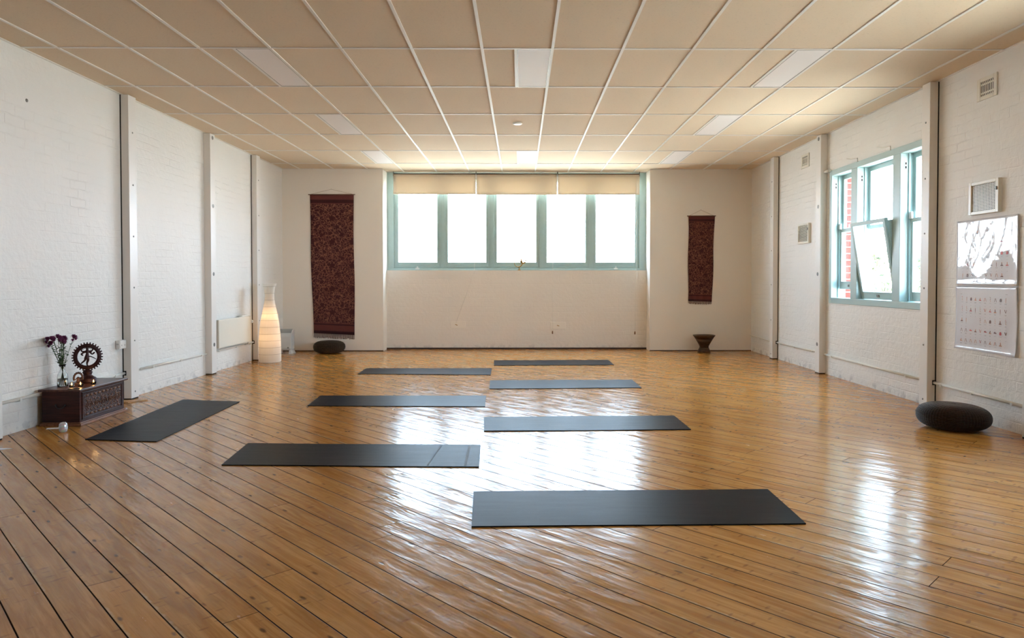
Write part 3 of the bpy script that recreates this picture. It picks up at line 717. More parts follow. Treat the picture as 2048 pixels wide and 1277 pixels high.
# ------------------------------------------------------------------ wall vents
def vent(label, yc, zc, wy, hz, kind):
    t = thing('wall_vent', label, 'vent', (XR, yc, zc), 0)
    a, b = wy / 2, hz / 2; th = 0.035 if kind != 'small' else 0.012
    fw = 0.035 if kind != 'small' else 0.045
    f = MB(); ring(f, -a, a, -b, b, fw, fw, fw * 0.8, fw * 0.8, lambda mb, p, q, r, s: mb.box(-th, 0, p, q, r, s))
    obj('vent_frame', f, 'radiator', t, bevel=0.003)
    obj('vent_recess', MB().box(-0.0195 if kind == 'mesh' else -0.013 if kind == 'louvre' else -0.0035, -0.001, -a + fw, a - fw, -b + fw * .8, b - fw * .8), 'hole', t)
    g = MB(); Wd, Hg = 2 * (a - fw), 2 * (b - fw * 0.8)
    if kind == 'small':
        n = 8; st = Wd / n
        for i in range(n + 1): g.box(-0.006, -0.0035, -a + fw + i * st - st * 0.24, -a + fw + i * st + st * 0.24, -b + fw * .8, b - fw * .8)
        for z in (-Hg * 0.30, Hg * 0.30): g.box(-0.0065, -0.0035, -a + fw, a - fw, z - 0.007, z + 0.007)
    elif kind == 'mesh':
        for i in range(17): y = -a + fw + Wd * i / 16; g.box(-0.0225, -0.020, y - 0.0032, y + 0.0032, -b + fw * .8, b - fw * .8)
        for i in range(19): z = -b + fw * .8 + Hg * i / 18; g.box(-0.0228, -0.020, -a + fw, a - fw, z - 0.0026, z + 0.0026)
    else:
        for i in range(13):
            z = -b + fw * .8 + Hg * (i + 0.5) / 13
            g.hexa([(-0.030, -a + fw, z - 0.010), (-0.012, -a + fw, z + 0.004), (-0.012, a - fw, z + 0.004), (-0.030, a - fw, z - 0.010), (-0.030, -a + fw, z - 0.007), (-0.012, -a + fw, z + 0.008), (-0.012, a - fw, z + 0.008), (-0.030, a - fw, z - 0.007)])
    obj('grille', g, 'radiator', t)
    if kind != 'small': obj('vent_lever', MB().box(-0.045, -0.028, -a + fw * 0.4, -a + fw * 0.4 + 0.012, b * 0.3, b * 0.3 + 0.03), 'bolt', t)
vent('small slotted vent high on the right wall nearest the camera', 6.29, 2.997, 0.27, 0.20, 'small')
vent('square mesh vent directly above the upper poster', 6.285, 2.022, 0.405, 0.295, 'mesh')
vent('small slotted vent high on the right wall beyond the tipped window', 10.30, 3.012, 0.28, 0.20, 'small')
vent('square louvred vent at mid height on the wall beyond the tipped window', 10.30, 1.955, 0.40, 0.29, 'louvre')

# ------------------------------------------------------------------ posters
def poster(label, y0, y1, z0, z1, seed, skip=()):
    rnd = random.Random(seed); yc, zc = (y0 + y1) / 2, (z0 + z1) / 2; Wd, Hh = y1 - y0, z1 - z0
    t = thing('poster', label, 'poster', (XR, yc, zc), 0)
    def surf(u, v):        # u 0 left (far) .. 1 right (near camera); v 0 top .. 1 bottom
        y = Wd / 2 - u * Wd; z = Hh / 2 - v * Hh
        d = 0.006 + 0.0035 * math.sin(u * 5.1 + seed) * math.sin(v * 4.3 + seed * 2) + 0.0018 * math.sin(u * 13 + v * 5 + seed)
        d += 0.012 * max(0, u - 0.93) / 0.07 * (0.3 + 0.7 * abs(v - 0.5) * 2) + 0.008 * max(0, v - 0.95) / 0.05
        return Vector((-d, y, z))
    sheet = MB().grid(lambda u, v: surf(u, v), 40, 30)
    so = obj('sheet', sheet, 'p_white', t); s_ = so.modifiers.new('thick', 'SOLIDIFY'); s_.thickness = 0.0008; s_.offset = 1
    ink = MB()
    def P(u, v): p = surf(u, v); return (p.x - 0.0012, p.y, p.z)
    def poly(cu, cv, pts, k):
        ink.k = k; ink.quad([P(cu + a / Wd, cv + b / Hh) for a, b in pts])
    T = {  # little figure silhouettes, metres, x right, y down
        'sit': [[(-.016, .014), (.016, .014), (.012, .006), (-.012, .006)], [(-.005, .008), (.005, .008), (.004, -.008), (-.004, -.008)], [(-.003, -.008), (.003, -.008), (.003, -.014), (-.003, -.014)]],
        'arch': [[(-.014, .014), (-.010, .014), (-.002, -.010), (-.005, -.012)], [(.014, .014), (.010, .014), (.000, -.010), (.004, -.012)]],
        'stand': [[(-.002, .018), (.002, .018), (.003, -.010), (-.003, -.010)], [(-.002, -.011), (.002, -.011), (.002, -.016), (-.002, -.016)]],
        'twist': [[(-.006, -.018), (.006, -.018), (.003, -.014), (-.004, -.014)], [(.004, -.010), (-.004, -.002), (-.001, .000), (.007, -.007)], [(-.005, .004), (.004, .014), (.006, .010), (-.001, .003)]],
        'lie': [[(-.017, .003), (.017, .005), (.015, -.002), (-.012, -.004)], [(-.008, -.003), (.004, -.002), (.001, -.008), (-.005, -.008)]],
        'vee': [[(-.014, -.012), (-.009, -.013), (.001, .010), (-.003, .010)], [(.012, -.012), (.009, -.013), (.000, .006), (.003, .010)]],
        'fold': [[(-.013, .010), (.015, .010), (.010, .004), (-.010, .003)], [(-.008, .004), (.002, .004), (.006, -.010), (.001, -.013)]],
        'blob': [[(-.012, .008), (-.002, .014), (.012, .010), (.013, -.004), (.004, -.013), (-.008, -.008)]]}
    keys = list(T)
    rows = [0.20, 0.365, 0.53, 0.69, 0.85]
    for ri, rv in enumerate(rows):
        for ci in range(10):
            if (ri == 4 and ci == 9) or (ri == 2 and ci in (2, 3)): continue
            cu = 0.115 + ci * 0.0795; cv = rv
            kk = rnd.choice(keys); c0 = rnd.choice((1, 2, 2, 3)) if kk in ('blob', 'lie', 'vee') else rnd.choice((1, 2, 3))
            for q, pl in enumerate(T[kk]): poly(cu, cv, [(a * 1.15, b * 1.25) for a, b in pl], (c0, rnd.choice((1, 3)), 1)[q % 3])
            ln = rnd.uniform(0.018, 0.034)
            for dz in (0.024, 0.029)[:rnd.choice((1, 2))]:
                poly(cu, cv + 0.01, [(-ln / 2, dz - .0007), (ln / 2, dz - .0007), (ln / 2, dz + .0007), (-ln / 2, dz + .0007)], 0); ln *= 0.8
            poly(cu, cv + 0.105, [(-.003, -.0015), (.003, -.0015), (.003, .0015), (-.003, .0015)], 0)
    poly(0.10, 0.125, [(-.012, -.001), (.012, -.001), (.012, .001), (-.012, .001)], 0)
    poly(0.84, 0.115, [(-.014, -.001), (.014, -.001), (.014, .001), (-.014, .001)], 0)
    obj('printed_figures', ink, ['p_ink', 'p_skin', 'p_red', 'p_brown'], t, label='rows of tiny printed yoga poses with captions')
poster('glossy laminated yoga pose poster, the upper one glaring with window light', 5.857, 6.697, 1.236, 1.836, 3)
poster('laminated yoga pose poster, the lower of the two on the right wall', 5.862, 6.706, 0.636, 1.226, 8)

# ------------------------------------------------------------------ tapestries
def tapestry(label, mat, xc, z_top, w_, zb, flare, fr_len, hook_z, rod_over, nfr):
    t = thing('wall_hanging', label, 'wall hanging', (xc, YB, z_top), 0)
    h = z_top - zb
    def fn(u, v):
        l = -w_ / 2 + flare[0] * v ** 1.5; r = w_ / 2 + flare[1] * v
        x = l + (r - l) * u + 0.006 * math.sin(v * 9 + u * 2) * (1 if u < 0.05 or u > 0.95 else 0.3)
        y = -0.014 - 0.006 * math.sin(u * 11 + 1.0) * v - 0.004 * math.sin(u * 23) * v
        return (x, y, -h * v - flare[2] * u * v)
    mb = MB().grid(fn, 36, 72); o = obj('cloth', mb, mat, t)
    at = o.data.attributes.new('band', 'FLOAT', 'POINT'); k = 0
    for i in range(73):
        v = i / 72
        b = 0.5 if v < 0.035 else 1.0 if v < 0.062 else 0.0 if v < 0.925 else 1.0 if v < 0.94 else 0.5 if v < 0.978 else 1.0
        for j in range(37): at.data[k].value = b; k += 1
    s = o.modifiers.new('thick', 'SOLIDIFY'); s.thickness = 0.0025
    obj('rod', MB().tube([(-w_ / 2 - rod_over, -0.016, 0.004), (w_ / 2 + rod_over, -0.016, 0.006)], 0.008, 10), 'rod', t)
    hz = hook_z - z_top
    obj('hanging_cord', MB().tube([(-w_ / 2 + 0.02, -0.014, 0.01), (-0.01, -0.006, hz), (w_ / 2 - 0.02, -0.014, 0.012)], 0.0022, 5), 'string', t)
    obj('nail', MB().tube([(-0.008, 0.0, hz - 0.002), (-0.008, -0.018, hz + 0.004)], 0.003, 6), 'bolt', t)
    fr_ = MB(); rnd = random.Random(int(w_ * 1000))
    for i in range(nfr):
        u = (i + 0.5) / nfr; p = Vector(fn(u, 1.0)); l = fr_len * rnd.uniform(0.75, 1.05); dx = rnd.uniform(-0.006, 0.006)
        fr_.tube([p, p + Vector((dx * 0.4, 0.001, -l * 0.5)), p + Vector((dx, 0.002, -l))], [0.0032, 0.0026, 0.0034], 5)
    f = obj('fringe', fr_, 'fringe', t); f['kind'] = 'stuff'
tapestry('large maroon batik hanging with a fringe on the far wall, left of the window', 'tapA', -3.358, 2.795, 0.775, 0.325, (0.055, 0.012, 0.035), 0.085, 2.895, 0.028, 58)
tapestry('smaller maroon batik hanging with a fringe on the far wall, right of the window', 'tapB', 3.252, 2.418, 0.470, 0.900, (0.0, -0.036, 0.015), 0.055, 2.530, 0.022, 40)

# ------------------------------------------------------------------ om symbol on the ledge
t = thing('om_ornament', 'small brass om symbol standing on the ledge of the far window', 'ornament', (-0.014, 13.03, 1.452))
om = MB()
def arc(cx, cz, rx, rz, a0, a1, r0, r1, n=14):
    pts = []; rr = []
    for i in range(n + 1):
        a = math.radians(a0 + (a1 - a0) * i / n); pts.append((cx + rx * math.cos(a), 0, cz + rz * math.sin(a))); q = i / n; rr.append(r0 * (1 - q) + r1 * q)
    om.tube(pts, rr, 8)
arc(-0.018, 0.135, 0.072, 0.072, 175, 395, 0.0041, 0.0135)          # lower bowl
arc(-0.005, 0.185, 0.045, 0.030, -60, 120, 0.0135, 0.0054)          # upper bow of the 3
arc(0.068, 0.165, 0.040, 0.032, 190, 350, 0.0108, 0.0135)           # tail
arc(0.100, 0.180, 0.018, 0.022, -30, 140, 0.0121, 0.0027)
arc(0.050, 0.225, 0.038, 0.020, 200, 340, 0.0041, 0.0041)           # crescent
om.ball((0.05, 0, 0.235), 0.008, 8)
obj('symbol', om, 'brass', t)
obj('stand', MB().lathe([(0.030, 0.0), (0.030, 0.006), (0.012, 0.014), (0.007, 0.030), (0.010, 0.045), (0.006, 0.066)], 16), 'brass', t)

# ------------------------------------------------------------------ cleat plates on the low wall
for lb, xc, zc, kx in (('painted square plate with a brass cleat, under the slanting blind cord', -1.138, 0.451, -0.03), ('painted square plate with a brass cleat, under the middle of the far window', 0.70, 0.436, 0.0)):
    t = thing('cleat_plate', lb, 'wall plate', (xc, YS, zc))
    obj('plate', MB().box(-0.14, 0.14, -0.014, 0, -0.063, 0.063), 'plaster', t, bevel=0.004)
    obj('cleat', MB().tube([(kx - 0.022, -0.03, 0.010), (kx, -0.026, 0.0), (kx + 0.024, -0.03, -0.010)], [0.004, 0.007, 0.004], 8).tube([(kx, -0.01, 0), (kx, -0.028, 0)], 0.006, 8), 'brass', t)

# ------------------------------------------------------------------ yoga mats
MATS = [('black yoga mat nearest the camera, on the right', [(-0.281, 4.251), (1.514, 4.287), (1.503, 3.68), (-0.252, 3.649)]),
        ('black yoga mat with chalky scuffs, nearest the camera in the left column', [(-2.127, 5.52), (-0.306, 5.456), (-0.281, 4.817), (-2.066, 4.883)]),
        ('second black yoga mat from the camera in the right column', [(-0.336, 6.562), (1.45, 6.62), (1.461, 6.004), (-0.305, 5.958)]),
        ('middle black yoga mat of the left column', [(-2.199, 7.785), (-0.375, 7.771), (-0.353, 7.102), (-2.158, 7.172)]),
        ('third black yoga mat from the camera in the right column', [(-0.381, 8.959), (1.429, 8.989), (1.437, 8.328), (-0.358, 8.266)]),
        ('farthest black yoga mat of the left column', [(-2.211, 10.175), (-0.404, 10.161), (-0.396, 9.472), (-2.205, 9.586)]),
        ('farthest black yoga mat of all, closest to the far window', [(-0.411, 11.158), (1.4, 11.212), (1.408, 10.56), (-0.388, 10.513)]),
        ('black yoga mat lying lengthwise in front of the carved chest', [(-3.592, 7.539), (-2.941, 7.412), (-2.877, 5.594), (-3.486, 5.668)])]
for n_, (lb, q) in enumerate(MATS):
    c = Vector((sum(p[0] for p in q) / 4, sum(p[1] for p in q) / 4, 0)); q = [Vector((p[0], p[1], 0)) - c for p in q]
    long_y = n_ == 7
    def top(u, v, z=0.0062):
        p = q[0].lerp(q[1], u).lerp(q[3].lerp(q[2], u), v)
        e = 0.0022 * math.sin(6 * u + n_) * (1 if v in (0, 1) else 0)
        lift = 0.0012 * (1 + math.sin(u * 8 + n_ * 2) * math.sin(v * 3 + n_)) if z > 0 else 0
        return (p.x, p.y + e, z + lift)
    m = MB(); m.grid(lambda u, v: top(u, 1 - v), 30, 8); nb = 31 * 9
    base = len(m.v); 
    rim = [(j / 30, 0.0) for j in range(31)] + [(1.0, i / 8) for i in range(1, 9)] + [(1 - j / 30, 1.0) for j in range(1, 31)] + [(0.0, 1 - i / 8) for i in range(1, 8)]
    for (u, v) in rim:
        a = top(u, v); m.v.append(a); m.v.append((a[0], a[1], 0.0004))
    R_ = len(rim)
    for i in range(R_):
        a = base + 2 * i; b = base + 2 * ((i + 1) % R_); m.f.append((a, b, b + 1, a + 1)); m.mi.append(0); m.sm.append(False)
    m.f.append(tuple(base + 2 * i + 1 for i in range(R_))); m.mi.append(0); m.sm.append(False)
    o = obj('yoga_mat', m, 'mat', loc=c); tag(o, lb, 'yoga mat', 'black yoga mats laid out on the floor')
    if n_ == 1:
        for ua, ub, w_ in ((0.80, 0.835, 0.006), (0.945, 0.955, 0.010)):
            cm = MB().grid(lambda u, v: Vector(top(ub + (ua - ub) * v + (u - 0.5) * w_, 0.04 + 0.92 * v)) + Vector((0, 0, 0.0012)), 2, 12)
            obj('chalk_scuff', cm, 'scuff', o)

# ------------------------------------------------------------------ woven floor cushions
def pouf(label, x, y, r, h, mat, rows, tilt=0.0, name='woven_floor_cushion'):
    t = thing(name, label, 'floor cushion', (x, y, 0)); n = 3.2
    def sup(a):
        c, s = math.cos(a), math.sin(a); return (abs(c) ** 0.52 * (1 if c > 0 else -1), abs(s) ** 0.92 * (1 if s > 0 else -1))
    ts = [-PI / 2 + PI * i / (rows * 6) for i in range(rows * 6 + 1)]
    prof = []
    for k, a in enumerate(ts):
        c, s = sup(a); rid = 1 + 0.020 * math.cos(2 * PI * k / 6)
        prof.append((max(1e-4, (r * (0.0 + 1.0 * c)) * rid), h / 2 + (h / 2) * s * (1 + 0.01 * math.cos(2 * PI * k / 6))))
    mb = MB().lathe(prof, 96, (0, 0, 0), lambda rr, z, a: (rr * math.cos(a) * (1 + 0.012 * math.sin(3 * a)), rr * math.sin(a), z + tilt * rr * math.cos(a) * (z / h)))
    obj('woven_cover', mb, mat, t)
    hub = MB().lathe([(1e-4, h + 0.004), (0.018, h + 0.004), (0.022, h - 0.002)], 16)
    obj('centre_knot', hub, mat, t)
pouf('round brown woven cushion on the floor under the large maroon hanging', -3.335, 12.36, 0.272, 0.215, 'wickerB', 16)
pouf('round dark woven cane cushion beside the right wall below the posters', 3.755, 6.07, 0.282, 0.212, 'wickerA', 30, -0.03)

# ------------------------------------------------------------------ carved stool
t = thing('wooden_stool', 'dark carved wooden stool with dished seat under the smaller hanging', 'stool', (3.245, 12.42, 0))
sq = lambda p: (lambda r, z, a: (lambda c, s: ((abs(c) ** (2 / p)) * (1 if c > 0 else -1) * r, (abs(s) ** (2 / p)) * (1 if s > 0 else -1) * r * 0.8, z))(math.cos(a), math.sin(a)))
obj('base', MB().lathe([(0.108, 0.0), (0.112, 0.012), (0.108, 0.028), (0.094, 0.05), (0.078, 0.085)], 40, fn=sq(3.0)), 'stool', t)
obj('stem', MB().lathe([(0.079, 0.085), (0.076, 0.10), (0.082, 0.12), (0.106, 0.165), (0.145, 0.235)], 40, fn=sq(3.0)), 'stool', t)
obj('seat', MB().lathe([(0.145, 0.235), (0.170, 0.275), (0.184, 0.292), (0.190, 0.300), (0.184, 0.306), (0.165, 0.300), (0.10, 0.284), (0.001, 0.277)], 40, fn=sq(3.0)), 'stool', t)

# ------------------------------------------------------------------ paper floor lamp
t = thing('floor_lamp', 'tall white paper bottle-shaped floor lamp glowing in the far left corner', 'lamp', (-3.905, 11.05, 0))
prof = [(0.168, 0.012), (0.168, 0.10), (0.167, 0.22), (0.163, 0.35), (0.156, 0.45), (0.146, 0.57), (0.126, 0.69), (0.102, 0.805), (0.084, 0.90), (0.073, 0.97), (0.070, 1.03), (0.074, 1.09), (0.085, 1.15), (0.101, 1.20), (0.110, 1.222)]
def interp(z):
    for (r0, z0), (r1, z1) in zip(prof, prof[1:]):
        if z0 <= z <= z1: return r0 + (r1 - r0) * (z - z0) / (z1 - z0)
    return prof[-1][0]
zs = [0.012 + (1.222 - 0.012) * i / 66 for i in range(67)]
rings = [0.105 * k + 0.02 for k in range(1, 12)]
mb = MB(); mb.cap = False
mb.lathe([(interp(z) - 0.0012 * max(0, 1 - min(abs(z - q) for q in rings) / 0.012), z) for z in zs], 48)
obj('lamp_shade', mb, 'shade', t)
for q in rings:
    r = interp(q) + 0.0004; rg = MB().tube([(r * math.cos(a * PI / 20), r * math.sin(a * PI / 20), q) for a in range(41)], 0.0022, 5, False)
    obj('shade_ring', rg, 'hoop', t)
obj('lamp_base', MB().lathe([(0.160, 0.0), (0.162, 0.006), (0.158, 0.014), (0.02, 0.018), (0.012, 0.04)], 36), 'white', t)
obj('lamp_pole', MB().tube([(0, 0, 0.02), (0, 0, 0.76)], 0.006, 8), 'white', t)
for zz in (0.36, 0.70):
    b = obj('bulb', MB().lathe([(0.010, -0.04), (0.014, -0.03), (0.026, 0.0), (0.030, 0.022), (0.022, 0.045), (0.001, 0.054)], 16, (0.0, 0.0, zz)), 'bulb', t)
obj('power_cable', MB().tube([(-0.16, 0.03, 0.02), (-0.195, 0.10, 0.03), (-0.205, 0.135, 0.12), (-0.215, 0.145, 0.22), (-0.22, 0.15, 0.34)], 0.0035, 6).tube([(-0.16, 0.05, 0.012), (-0.18, 0.10, 0.05), (-0.19, 0.13, 0.13)], 0.0035, 6), 'cord', t)

# ------------------------------------------------------------------ convector heater behind the lamp
t = thing('convector_heater', 'low white convector heater standing behind the floor lamp', 'heater', (-4.02, 12.27, 0), 0)
hw = 0.125
body = MB(); pr_ = [(-0.09, 0.075), (-0.10, 0.10), (-0.085, 0.30), (-0.055, 0.36), (0.0, 0.405), (0.06, 0.42), (0.09, 0.41), (0.09, 0.075)]
def prism_x(mb, pr, x0, x1):
    b = len(mb.v); n = len(pr); mb.v += [(x0, p[0], p[1]) for p in pr] + [(x1, p[0], p[1]) for p in pr]
    mb.f += [tuple(b + i for i in range(n)), tuple(b + n + i for i in reversed(range(n)))] + [(b + i, b + n + i, b + n + (i + 1) % n, b + (i + 1) % n) for i in range(n)]
    mb.mi += [mb.k] * (n + 2); mb.sm += [False] * (n + 2); return mb
prism_x(body, pr_, -hw - 0.08, hw - 0.045); obj('heater_body', body, 'heat', t, bevel=0.008)
gl = MB(); prism_x(gl, [(-0.083, 0.302), (-0.053, 0.364), (0.0, 0.409), (0.055, 0.424), (0.05, 0.41), (0.0, 0.395), (-0.045, 0.35), (-0.075, 0.298)], -hw - 0.06, hw - 0.055)
obj('top_grille', gl, 'grille', t)
for xx in (-hw - 0.04, hw - 0.07):
    obj('foot', MB().hexa([(xx - 0.012, -0.12, 0), (xx + 0.05, -0.12, 0), (xx + 0.05, 0.10, 0), (xx - 0.012, 0.10, 0), (xx - 0.012, -0.08, 0.085), (xx + 0.012, -0.08, 0.085), (xx + 0.012, 0.08, 0.085), (xx - 0.012, 0.08, 0.085)]), 'heat', t, bevel=0.004)
obj('thermostat_knob', MB().lathe([(0.012, -0.012), (0.014, -0.002), (0.014, 0)], 14, (0.03, -0.097, 0.11), ax='y'), 'bolt', t)

# ------------------------------------------------------------------ radiator
t = thing('radiator', 'cream flat panel radiator on the left wall before the lamp', 'radiator', (XL, 10.32, 0.335))
obj('panel', MB().box(0.065, 0.115, -0.60, 0.56, 0.0, 0.395), 'radiator', t, bevel=0.008)
obj('back_channel', MB().box(0.03, 0.065, -0.55, 0.52, 0.03, 0.36), 'bolt', t)
for yy in (-0.35, 0.35): obj('bracket', MB().box(0.004, 0.07, yy - 0.02, yy + 0.02, 0.05, 0.36), 'white', t)
v_ = MB().lathe([(0.016, 0.0), (0.018, 0.03), (0.012, 0.035)], 14, (0.09, 0.60, 0.30)).tube([(0.09, 0.56, 0.30), (0.09, 0.62, 0.30)], 0.011, 8).lathe([(0.022, -0.008), (0.026, 0.0), (0.024, 0.03), (0.001, 0.034)], 16, (0.09, 0.63, 0.30), ax='y')
obj('valve', v_, 'whiteplastic', t)
obj('feed_pipe', MB().tube([(0.09, 0.50, 0.0), (0.09, 0.50, -0.03), (0.05, 0.52, -0.04), (0.02, 0.52, -0.045)], 0.008, 8), 'pipe', t)
obj('top_bracket', MB().box(0.03, 0.09, 0.28, 0.50, 0.395, 0.41), 'white', t)

# ------------------------------------------------------------------ power socket
t = thing('power_socket', 'small white power socket on the left wall above the chest end', 'socket', (XL, 7.50, 0.60))
obj('housing', MB().box(0.0, 0.045, -0.062, 0.062, -0.045, 0.045), 'whiteplastic', t, bevel=0.004)
obj('face_plate', MB().box(0.01, 0.04, -0.066, -0.062, -0.042, 0.042).box(0.045, 0.048, -0.055, 0.055, -0.038, 0.038), 'white', t, bevel=0.001)
for bx in ((0.018, 0.021, -0.067, -0.0655, 0.0, 0.014), (0.03, 0.033, -0.067, -0.0655, 0.0, 0.014), (0.0475, 0.049, -0.03, -0.026, -0.015, 0.0), (0.0475, 0.049, 0.026, 0.03, -0.015, 0.0)):
    obj('socket_slot', MB().box(*bx), 'hole', t)

# ------------------------------------------------------------------ carved chest
CZ = 0.325
CX0, CX1 = -4.195, -3.865; CY0, CY1 = 6.215, 6.905
t = thing('carved_chest', 'dark red wooden chest with a carved front against the left wall', 'chest', ((CX0 + CX1) / 2, (CY0 + CY1) / 2, 0), 0)
hx, hy = (CX1 - CX0) / 2, (CY1 - CY0) / 2
obj('body', MB().box(-hx, hx, -hy, hy, 0.03, CZ - 0.018), 'chest', t, bevel=0.003)
obj('lid', MB().box(-hx - 0.012, hx + 0.026, -hy - 0.035, hy + 0.035, CZ - 0.020, CZ - 0.004).box(-hx - 0.012, hx + 0.018, -hy - 0.028, hy + 0.028, CZ - 0.006, CZ), 'chesttop', t, bevel=0.004)
obj('plinth', MB().box(-hx - 0.01, hx + 0.022, -hy - 0.022, hy + 0.022, 0.0, 0.022).box(-hx - 0.005, hx + 0.012, -hy - 0.012, hy + 0.012, 0.022, 0.032), 'plinth', t, bevel=0.004)
pn = MB(); pn.box(hx, hx + 0.004, -hy + 0.055, hy - 0.055, 0.075, CZ - 0.055)
cp = obj('carved_panel', pn, 'carve', t, label='densely carved front panel')
rl = MB()
for k in range(9):      # leaf garland along the top and bottom of the panel
    yy = -hy + 0.10 + k * (2 * hy - 0.20) / 8
    for zz, s in ((0.088, 1), (CZ - 0.072, -1)):
        rl.ball((hx + 0.006, yy, zz), 0.011, 8, (0.45, 2.0, 0.9))
for k in range(5):
    yy = -hy + 0.13 + k * (2 * hy - 0.26) / 4; rr = 0.045 if k % 2 == 0 else 0.032
    rl.tube([(hx + 0.006, yy + rr * (1 - a / 30) * math.cos(a * 0.42), 0.165 + rr * (1 - a / 30) * math.sin(a * 0.42)) for a in range(28)], 0.0032, 5)
    for q in range(6):
        rl.ball((hx + 0.006, yy + 0.055 * math.cos(q * PI / 3 + k), 0.165 + 0.05 * math.sin(q * PI / 3 + k)), 0.008, 6, (0.5, 1.4, 0.8))
obj('relief', rl, 'plinth', cp)
fr4 = MB(); ring(fr4, -hy + 0.03, hy - 0.03, 0.05, CZ - 0.035, 0.02, 0.02, 0.018, 0.018, lambda mb, a, b, z0, z1: mb.box(hx, hx + 0.007, a, b, z0, z1))
obj('panel_moulding', fr4, 'chest', t, bevel=0.002)
ph = MB().tube([(0.04 * math.cos(a * PI / 8), -hy - 0.010, 0.185 - 0.03 * math.sin(a * PI / 8)) for a in range(9)], 0.004, 6)
ph.ball((-0.04, -hy - 0.006, 0.185), 0.008, 8).ball((0.04, -hy - 0.006, 0.185), 0.008, 8)
obj('side_handle', ph, 'black', t)

# dancing figure in a ring of flames
face = math.radians(31.5)
t = thing('bronze_statue', 'dark bronze four-armed figure dancing inside a flame ring, on the chest', 'statue', (-4.04, 6.62, CZ), face)
t.scale = (0.93, 0.93, 1.0)
RC = 0.242
def ring_mesh():
    mb = MB(); n = 64; prof = [(0.084, -0.006), (0.086, -0.011), (0.100, -0.012), (0.112, -0.009), (0.121, -0.005), (0.121, 0.006), (0.084, 0.006), (0.084, -0.006)]
    b = len(mb.v)
    for j in range(n):
        a = 2 * PI * j / n
        for r, y in prof: mb.v.append((r * math.cos(a), y, RC + r * math.sin(a)))
    L = len(prof)
    for j in range(n):
        for i in range(L - 1): mb.f.append((b + j * L + i, b + j * L + i + 1, b + ((j + 1) % n) * L + i + 1, b + ((j + 1) % n) * L + i)); mb.mi.append(0); mb.sm.append(False)
    return mb
rr_ = obj('flame_ring', ring_mesh(), 'statue', t)
fm = MB()
for k in range(31):
    a = 2 * PI * (k + 0.5) / 31 - PI / 2; c, s = math.cos(a), math.sin(a)
    fm.tube([(0.119 * c, 0, RC + 0.119 * s), (0.128 * c, 0, RC + 0.128 * s), (0.135 * c, 0, RC + 0.135 * s)], [0.0075, 0.0058, 0.0066], 6)
obj('flame', fm, 'statue', rr_, label='row of small flame knobs around the ring')
nt = MB()
for k in range(20):
    a = -PI / 2 + (k + 0.5) * PI / 20 * 1.0; c, s = math.cos(a), math.sin(a)
    nt.tube([(0.097 * c, -0.0135, RC + 0.097 * s), (0.110 * c, -0.0115, RC + 0.110 * s)], 0.0014, 4)
obj('ring_notches', nt, 'statue2', rr_)
pd = MB().lathe([(0.082, 0.0), (0.084, 0.010), (0.078, 0.018), (0.080, 0.030), (0.070, 0.046), (0.050, 0.060), (0.036, 0.072), (0.040, 0.084), (0.046, 0.098), (0.040, 0.104), (0.036, 0.118), (0.001, 0.122)], 36, fn=lambda r, z, a: (r * math.cos(a) * (1 + 0.05 * math.cos(14 * a) * (0.02 < z < 0.06)), r * math.sin(a) * 0.7, z))
obj('lotus_pedestal', pd, 'statue', t)
z0 = 0.155   # standing foot
vs = [(0.004, 0, z0 + 0.092), (0.002, 0, z0 + 0.118), (0.0, 0, z0 + 0.138), (0.0, 0, z0 + 0.148), (0.0, 0, z0 + 0.162), (0.0, 0, z0 + 0.178),         # pelvis chest neck head crown
      (0.010, -0.010, z0 + 0.062), (-0.004, -0.003, z0 + 0.030), (-0.002, -0.004, z0 + 0.004), (0.010, -0.012, z0 + 0.0),            # standing bent leg
      (-0.016, -0.018, z0 + 0.078), (-0.020, -0.012, z0 + 0.055), (-0.048, -0.016, z0 + 0.032), (-0.056, -0.02, z0 + 0.026),          # lifted leg
      (0.022, 0, z0 + 0.132), (0.040, -0.006, z0 + 0.106), (0.066, -0.004, z0 + 0.128),                                              # right lower arm
      (0.050, 0.003, z0 + 0.148), (0.062, 0.0, z0 + 0.118),
      (-0.022, 0, z0 + 0.132), (-0.052, 0.0, z0 + 0.140), (-0.056, 0.0, z0 + 0.112), (-0.034, -0.012, z0 + 0.100), (-0.046, 0.004, z0 + 0.158),
      (0.046, 0.002, z0 + 0.164)]
ed = [(0, 1), (1, 2), (2, 3), (3, 4), (4, 5), (0, 6), (6, 7), (7, 8), (8, 9), (0, 10), (10, 11), (11, 12), (12, 13), (2, 14), (14, 15), (15, 16), (14, 17), (17, 24), (2, 19), (19, 20), (20, 23), (19, 21), (21, 22)]
used_ = sorted({i for e_ in ed for i in e_}); mp = {o_: n__ for n__, o_ in enumerate(used_)}
rad = {0: .013, 1: .011, 2: .014, 3: .006, 4: .010, 5: .005, 6: .010, 7: .007, 8: .005, 9: .004, 10: .010, 11: .007, 12: .005, 13: .004}
skin('dancing_figure', [vs[i] for i in used_], [(mp[a], mp[b]) for a, b in ed], [rad.get(i, .0058) * 1.4 for i in used_], 'statue', t)
hd = MB()
for k in range(7):
    a = PI * (0.10 + 0.8 * k / 6); hd.tube([(0.010 * math.cos(a), 0, z0 + 0.165 + 0.008 * math.sin(a)), (0.024 * math.cos(a), 0.002, z0 + 0.168 + 0.022 * math.sin(a))], [0.003, 0.002], 5)
for sx in (-1, 1):
    hd.tube([(sx * (0.010 + 0.0075 * i), 0.001, z0 + 0.160 + 0.006 * math.sin(i * 1.4)) for i in range(7)], 0.0022, 5)
obj('headdress', hd, 'statue', t)
